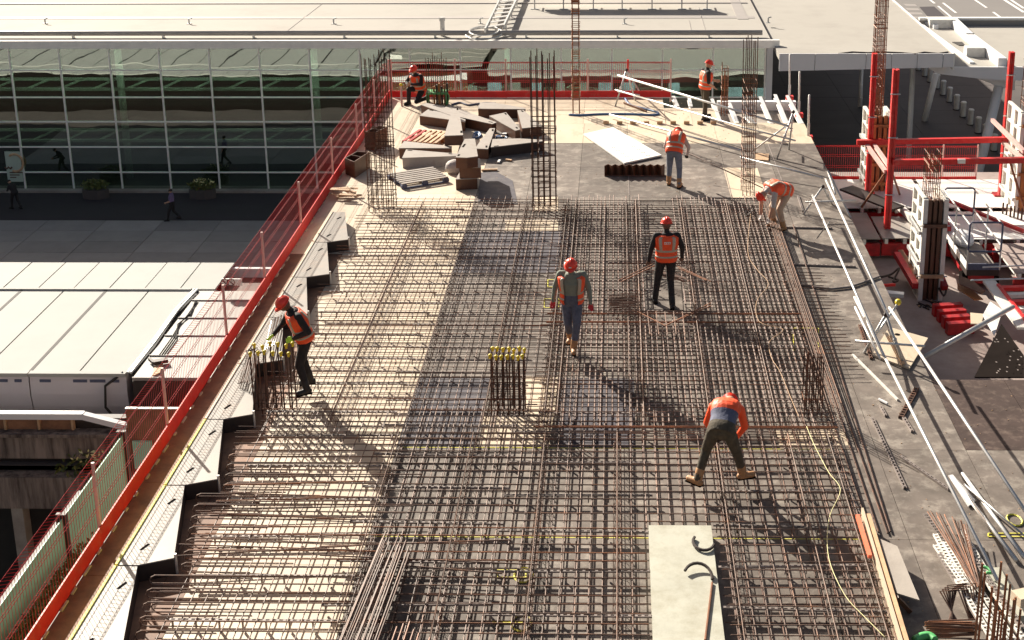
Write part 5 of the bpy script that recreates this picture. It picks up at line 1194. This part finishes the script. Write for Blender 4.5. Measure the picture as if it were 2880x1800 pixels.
def person(label, loc, heading, J, shirt, trou, skin='skin', boots='boot_black', hat='hat', vest='orange', vopen=False, glove=None, group='site workers in orange vests', fore=None, hair='hair', sc_=1.0, logo=False, band_top=True, jacket=None, cat='person'):
    if abs(loc[2]-ZW) < .001: kf = (HC-ZW)/HC; loc = (loc[0]*kf, loc[1]*kf, ZW)      # feet rest on the bars
    root = thing('person', label, cat, loc, group, R_(heading)); root.scale = (sc_,)*3
    J = {k: Vector(v) for k, v in J.items()}
    P, Cc, N, Hd = J['pel'], J['chest'], J['neck'], J['head']
    lat = (J['shR']-J['shL']).normalized(); plat = (J['hipR']-J['hipL']).normalized()
    spine = [P-(Cc-P).normalized()*.09, P, lerp(P,Cc,.45), Cc, lerp(Cc,N,.55), N]
    RR = [(.165,.125),(.190,.142),(.178,.130),(.208,.148),(.215,.118),(.085,.075)]
    def ring(t, off=0):
        s_ = t*(len(spine)-1); i = min(int(s_),len(spine)-2); f = s_-i; f2 = f*f*(3-2*f)
        c = lerp(spine[i],spine[i+1],f); rx = lerp(RR[i][0],RR[i+1][0],f2)+off; ry = lerp(RR[i][1],RR[i+1][1],f2)+off
        d = (spine[min(i+1,len(spine)-1)]-spine[max(i-(1 if f < .5 else 0),0)]).normalized(); lt = lerp(plat,lat,t).normalized(); lt = (lt-d*lt.dot(d)).normalized(); fw = d.cross(lt)
        return c, lt, fw, rx, ry
    def loft(b, t0, t1, off=0, a0=0, a1=360, nt=14, na=22, close=True, thick=.006, arms=False):
        full = (a1-a0) >= 359; cols = na if full else na+1
        def shell(o):
            vs = []
            for i in range(nt+1):
                c, lt, fw, rx, ry = ring(t0+(t1-t0)*i/nt, o)
                for k in range(cols):
                    an = R_(a0+(a1-a0)*k/na); ca, sa = math.cos(an), math.sin(an); e = .85
                    vs.append(c+lt*(rx*math.copysign(abs(ca)**e,ca))+fw*(ry*math.copysign(abs(sa)**e,sa)))
            return vs
        kk = na if full else na
        base = [(i*cols+k, i*cols+(k+1)%cols, (i+1)*cols+(k+1)%cols, (i+1)*cols+k) for i in range(nt) for k in range(kk)]
        if close:
            b.add(shell(off), base+[tuple(range(cols))[::-1], tuple(range(nt*cols,(nt+1)*cols))])
        else:
            o_ = shell(off+thick); i_ = shell(off); n0 = len(o_)
            fs = base+[tuple(x+n0 for x in f[::-1]) for f in base]
            for k in range(kk): k2 = (k+1)%cols; fs += [(k,k+n0,k2+n0,k2),(nt*cols+k2,nt*cols+k2+n0,nt*cols+k+n0,nt*cols+k)]
            if not full:
                for i in range(nt): fs += [(i*cols,(i+1)*cols,(i+1)*cols+n0,i*cols+n0),(i*cols+cols-1,i*cols+cols-1+n0,(i+1)*cols+cols-1+n0,(i+1)*cols+cols-1)]
            b.add(o_+i_, fs)
    b = MB(); tags = []
    def cap(p, q_, r0, r1, m_): capsule(b,p,q_,r0,r1); tags.append((V3(p),V3(q_),r0,r1,m_))
    mats = [shirt, trou, skin, glove or skin, fore or shirt, jacket or shirt]
    loft(b,0,1,0)
    tags.append((P-(Cc-P).normalized()*.1,lerp(P,Cc,.12),.15,.15,1)); tags.append((lerp(P,Cc,.28),lerp(P,Cc,.72),.15,.15,5) if jacket else (lerp(P,Cc,.35),lerp(P,Cc,.6),.13,.13,5)); tags.append((lerp(P,Cc,.8),lerp(Cc,N,.7),.15,.14,0))
    cap(N-(N-Cc)*.2,lerp(N,Hd,.6),.056,.052,2)
    hup = (Hd-N).normalized(); face = V3(J['face']).normalized(); face = (face-hup*face.dot(hup)).normalized(); hl = face.cross(hup).normalized()
    cap(Hd-hup*.015-face*.012,Hd+hup*.045-face*.02,.083,.088,2); cap(Hd-hup*.055+face*.03,Hd+face*.028,.05,.06,2)
    cap(Hd+face*.083,Hd+face*.098-hup*.022,.010,.013,2); cap(Hd+face*.078-hup*.055,Hd+face*.080-hup*.056,.016,.016,2)
    for s_ in (-1,1): cap(Hd+hl*.083*s_-hup*.012,Hd+hl*.086*s_+hup*.02,.014,.018,2)
    for s_, L in ((-1,'L'),(1,'R')):
        cap(J['sh'+L],J['el'+L],.066,.054,0); cap(J['sh'+L]-lat*s_*.06,J['sh'+L],.068,.066,0)
        cap(J['el'+L],J['wr'+L],.051,.037,4)
        cap(J['hip'+L],J['kn'+L],.105,.074,1); cap(J['kn'+L],J['an'+L],.072,.056,1); cap(P,J['hip'+L],.115,.10,1)
        # hand: palm, four bent fingers, thumb
        W_ = J['wr'+L]; hd_ = V3(J.get('hd'+L, (J['wr'+L]-J['el'+L]))).normalized(); sd = hd_.cross(Vector((0,1,0)) if abs(hd_.y) < .8 else Vector((1,0,0))).normalized(); nr = sd.cross(hd_)
        for o_ in (-.018,0,.018): cap(W_+sd*o_*.6,W_+hd_*.075+sd*o_*1.5,.017,.015,3)
        for k in range(4):
            o_ = -.036+.024*k; Lf = (.058,.068,.064,.050)[k]; p0_ = W_+hd_*.08+sd*o_; p1_ = p0_+hd_*Lf*.55+nr*.008; p2_ = p1_+hd_*Lf*.35+nr*.028
            cap(p0_,p1_,.0095,.009,3); cap(p1_,p2_,.009,.0078,3)
        t0_ = W_+hd_*.025+sd*.026*(-s_); t1_ = t0_+hd_*.035+sd*.026*(-s_)+nr*.012; cap(t0_,t1_,.013,.011,3); cap(t1_,t1_+hd_*.03+nr*.01,.011,.009,3)
    me = b.mesh('body', mats)
    o = bpy.data.objects.new('body', me); C.objects.link(o)
    md = o.modifiers.new('r','REMESH'); md.mode = 'VOXEL'; md.voxel_size = .0115; md.use_smooth_shade = True
    ms = o.modifiers.new('s','SMOOTH'); ms.factor = .5; ms.iterations = 2
    dg = bpy.context.evaluated_depsgraph_get(); me2 = bpy.data.meshes.new_from_object(o.evaluated_get(dg)); 
    o.modifiers.clear(); o.data = me2; o.parent = root
    me2.materials.clear()
    for m_ in mats: me2.materials.append(M[m_])
    idx = []; smooth = []
    ab_ = [(p, q_-p, max((q_-p).length_squared,1e-9), r0, r1, m_) for p, q_, r0, r1, m_ in tags]
    for pl in me2.polygons:
        c = pl.center; best = 1e9; bi = 0
        for p, d, dl, r0, r1, m_ in ab_:
            t = (c-p).dot(d)/dl; t = 0 if t < 0 else 1 if t > 1 else t
            v = (c-p-d*t).length-(r0+(r1-r0)*t)
            if v < best: best = v; bi = m_
        idx.append(bi)
    me2.polygons.foreach_set('material_index', idx); me2.polygons.foreach_set('use_smooth',[True]*len(idx)); me2.update()
    # boots
    for s_, L in ((-1,'L'),(1,'R')):
        A = J['an'+L]; td_ = V3(J.get('toe'+L,(s_*.12,1,0))).normalized(); bb_ = MB(); dn = (J['an'+L]-J['kn'+L]).normalized()
        sole = V3(J.get('sole'+L,(0,0,-1))).normalized()
        h = A+sole*.045
        capsule(bb_,A-dn*.13,A+sole*.02,.064,.058,12); capsule(bb_,h-td_*.035,h+td_*.15,.050,.044,12); capsule(bb_,A+sole*.01,h+td_*.08,.05,.04,12)
        ob = bb_.obj('boot',boots,root,smooth=True,world=False)
        s_m = MB(); s_m.beam(h-td_*.075+sole*.040,h+td_*.19+sole*.040,.082,.018,tuple(-sole)); s_m.obj('sole','slot',ob,world=False)
    if vest:
        vb = MB()
        if vopen: loft(vb,.08,.90,.020,122,418,close=False)
        else: loft(vb,.06,.93,.020,close=False)
        vo = vb.obj('hi_vis_vest',vest,root,smooth=True,world=False)
        A0, A1 = (120,420) if vopen else (0,360)
        for t0, t1 in ((.24,.29),(.40,.45)): sbm = MB(); loft(sbm,t0,t1,.026,A0,A1,nt=2,close=False,thick=.002); sbm.obj('reflective_band','reflective',vo,smooth=True,world=False)
        for c_ in ((60,120,240,300) if not vopen else (128,240,300,412)):
            sbm = MB(); loft(sbm,.45,.88,.026,c_-9,c_+9,nt=8,na=3,close=False,thick=.002); sbm.obj('reflective_strap','reflective',vo,smooth=True,world=False)
        if logo:
            c, lt, fw, rx, ry = ring(.66,.03); lg = MB(); ce = c-fw*(ry+.001)
            lg.beam(ce-lt*.06,ce+lt*.06,.003,.045,tuple((N-Cc).normalized())); lo = lg.obj('back_print','ply_white',vo,world=False)
            for k in (-.035,0,.035): MB().beam(ce-fw*.003+lt*(k-.010),ce-fw*.003+lt*(k+.010),.002,.022,tuple((N-Cc).normalized())).obj('print_mark','orange',lo,world=False)
    if hat:
        h = MB(); q_ = Matrix((hl, face, hup)).transposed(); ctr = Hd+hup*.035-face*.012
        loc_ = MB(); loc_.ball((0,0,0),.108,.125,.112,20,8,0.); loc_.ball((0,0,.012),.028,.128,.108,8,8,0.)
        brim = [(.118*math.cos(a),.132*math.sin(a)+(.05*max(0,math.sin(a))**1.5)) for a in [2*math.pi*i/24 for i in range(24)]]
        loc_.prism(brim,-.012,0.002)
        h.v = [tuple(ctr+q_@Vector(v)) for v in loc_.v]; h.f = loc_.f; h.m = loc_.m
        ho = h.obj('hard_hat',hat,root,smooth=True,world=False)
        lg = MB(); ce = ctr+q_@Vector((0,.121,.045)); lg.beam(ce-hl*.025,ce+hl*.025,.006,.022,tuple(hup)); lg.obj('hat_badge','ply_white',ho,world=False)
    elif hair:
        h = MB(); q_ = Matrix((hl, face, hup)).transposed(); ctr = Hd+hup*.03-face*.02; l2 = MB(); l2.ball((0,0,0),.095,.105,.1,14,6,-.3)
        h.v = [tuple(ctr+q_@Vector(v)) for v in l2.v]; h.f = l2.f; h.m = l2.m; h.obj('hair','hair',root,smooth=True,world=False)
    return root
def stand_pose(**k):
    d = dict(pel=(0,0,.96),chest=(0,.01,1.27),neck=(0,0,1.46),head=(0,.03,1.61),face=(0,1,-.1),hipL=(-.095,0,.93),hipR=(.095,0,.93),knL=(-.11,.02,.50),knR=(.11,.02,.50),anL=(-.12,0,.10),anR=(.12,0,.10),
        shL=(-.20,0,1.40),shR=(.20,0,1.40),elL=(-.27,-.03,1.13),elR=(.27,-.03,1.13),wrL=(-.29,.05,.89),wrR=(.29,.05,.89)); d.update(k); return d
ZW = .18     # standing on the bars
# walking man, seen from the front, looking down
person('man in grey-green sweater and open orange vest walking towards us, head down',(-.80,22.95,ZW),176,
  stand_pose(pel=(0,0,.95),chest=(0,.03,1.26),neck=(0,.06,1.45),head=(0,.12,1.585),face=(0,1,-.75),hipL=(-.09,0,.92),hipR=(.09,0,.92),knL=(-.10,.16,.53),anL=(-.04,.17,.12),knR=(.07,.03,.50),anR=(.05,-.16,.17),elL=(-.29,-.02,1.15),wrL=(-.33,.04,.90),elR=(.29,-.04,1.15),wrR=(.33,-.02,.90)),
  'grey_cloth','jeans',boots='boot_tan',vopen=True,glove='red_glove')
# standing man from behind
person('man in black with zipped orange vest standing with his back to us',(.93,25.0,.02),4,
  stand_pose(head=(0,.03,1.61),face=(0,1,-.35),knL=(-.16,.05,.50),anL=(-.20,.10,.10),knR=(.08,0,.50),anR=(.10,-.22,.10),hipL=(-.10,0,.93),elL=(-.29,-.02,1.15),wrL=(-.33,.03,.90),elR=(.30,.0,1.16),wrR=(.31,.1,.93)),
  'black_cloth','black_cloth',skin='skin_dark',logo=True)
# left worker fixing starter bars, facing left
person('man in black sleeves and orange vest leaning over the yellow-capped bars at left',(-5.22,21.3,ZW),118,
  stand_pose(pel=(0,-.04,.95),chest=(0,.05,1.24),neck=(0,.14,1.42),head=(0,.25,1.54),face=(0,1,-1.0),hipL=(-.09,-.04,.90),hipR=(.09,-.04,.90),knL=(-.12,.10,.50),anL=(-.20,.02,.10),knR=(.10,-.02,.50),anR=(.14,-.14,.10),
   shL=(-.19,.08,1.36),shR=(.19,.08,1.36),elL=(-.30,-.04,1.12),wrL=(-.14,.16,.99),elR=(.26,.22,1.12),wrR=(.14,.42,1.0)),
  'black_cloth','black_cloth',skin='skin_dark',glove='lime')
# bent man foreground
person('man in orange and navy jacket bent double over the near mat',(1.52,18.3,ZW),-14,
  stand_pose(pel=(0,-.12,.86),chest=(0,.20,1.02),neck=(0,.40,1.02),head=(0,.53,.95),face=(0,.3,-1),hipL=(-.10,-.12,.84),hipR=(.10,-.12,.84),knL=(-.22,-.02,.48),anL=(-.30,-.20,.11),knR=(.20,.02,.46),anR=(.27,.14,.10),toeL=(-.9,.45,0),toeR=(.8,.5,0),
   shL=(-.19,.30,.98),shR=(.19,.30,.98),elL=(-.28,.34,.70),wrL=(-.17,.42,.46),elR=(.25,.36,.70),wrR=(.12,.45,.46)),
  'orange','olive',boots='boot_tan',vest=None,jacket='navy',glove='black_cloth',sc_=1.03)
# far bending man with zigzag strip
person('man in grey-blue trousers and pale sleeves bending away beside the zigzag form',(1.38,32.6,0),-12,
  stand_pose(pel=(0,-.05,.90),chest=(0,.15,1.16),neck=(0,.33,1.24),head=(0,.46,1.22),face=(0,.7,-1),hipL=(-.09,-.05,.88),hipR=(.09,-.05,.88),knL=(-.12,.04,.48),anL=(-.14,.06,.10),knR=(.13,-.02,.48),anR=(.15,-.14,.10),
   shL=(-.18,.24,1.16),shR=(.18,.24,1.16),elL=(-.27,.28,.90),wrL=(-.20,.38,.68),elR=(.30,.28,.92),wrR=(.26,.34,.72)),
  'pale_cloth','greyblue',boots='boot_tan',glove='black_cloth')
# right worker bent at mat edge, head to the left
person('man bent over the right edge of the mat with bare forearms, helmet pointing left',(3.52,29.35,.02),118,
  stand_pose(pel=(0,-.22,.88),chest=(0,.10,1.0),neck=(0,.29,.95),head=(0,.41,.86),face=(0,.4,-1),hipL=(-.10,-.20,.86),hipR=(.10,-.20,.86),knL=(-.13,.03,.52),anL=(-.14,-.08,.10),knR=(.13,.05,.50),anR=(.14,-.02,.10),
   shL=(-.18,.20,.92),shR=(.18,.20,.92),elL=(-.22,.26,.64),wrL=(-.16,.30,.38),elR=(.24,.26,.64),wrR=(.14,.34,.38)),
  'pale_cloth','tan_cloth',fore='skin',boots='boot_tan',glove='pale_cloth',hair=None)
# standing man far right at small cage
person('bearded man in dark shirt and open vest standing at the short rebar cage',(2.5,38.95,0),-68,
  stand_pose(chest=(0,.03,1.27),neck=(0,.06,1.45),head=(0,.11,1.59),face=(0,1,-.5),knL=(-.13,.06,.50),anL=(-.16,.10,.10),knR=(.12,-.03,.5),anR=(.16,-.1,.1),elL=(-.24,.12,1.12),wrL=(-.14,.38,1.08),elR=(.27,-.02,1.14),wrR=(.24,.16,.98)),
  'black_cloth','olive',fore='skin',vopen=True,glove='skin')
# kneeling man far left
person('man in black sleeves kneeling by the green stand at the far left corner',(-6.0,40.85,0),150,
  stand_pose(pel=(0,-.1,.42),chest=(0,.02,.74),neck=(0,.10,.92),head=(0,.16,1.05),face=(.1,1,-.8),hipL=(-.10,-.1,.42),hipR=(.10,-.1,.42),knL=(-.14,.26,.12),anL=(-.13,-.22,.12),knR=(.14,.25,.46),anR=(.14,.28,.10),toeL=(0,-.3,-1),soleL=(0,-1,.2),
   shL=(-.18,.05,.86),shR=(.18,.05,.86),elL=(-.27,.16,.64),wrL=(-.05,.34,.66),elR=(.28,.16,.66),wrR=(.1,.36,.62)),
  'black_cloth','black_cloth')
# pedestrians on the street
pp_ = g('A',1180,1500,GZ); 
person('pedestrian in purple top and dark dungarees walking left on the street',(pp_.x,pp_.y,GZ),95,
  stand_pose(knL=(-.1,.18,.52),anL=(-.1,.26,.10),knR=(.1,-.02,.5),anR=(.1,-.32,.16),elL=(-.26,.0,1.14),wrL=(-.2,.24,1.05)),'purple_cloth','black_cloth',hat=None,vest=None,group='pedestrians',glove='skin',fore='skin')
pp_ = g('A',110,1420,GZ)
person('pedestrian in dark clothes stooping as he walks at the far left',(pp_.x,pp_.y,GZ),60,
  stand_pose(pel=(0,-.05,.93),chest=(0,.1,1.2),neck=(0,.2,1.36),head=(0,.3,1.46),face=(0,1,-.6),shL=(-.18,.14,1.31),shR=(.18,.14,1.31),elL=(-.25,.2,1.06),wrL=(-.15,.4,1.0),elR=(.25,.2,1.06),wrR=(.15,.42,1.0),knL=(-.1,.15,.5),anL=(-.1,.2,.1),knR=(.1,-.05,.5),anR=(.1,-.3,.14)),'black_cloth','black_cloth',hat=None,vest=None,group='pedestrians')
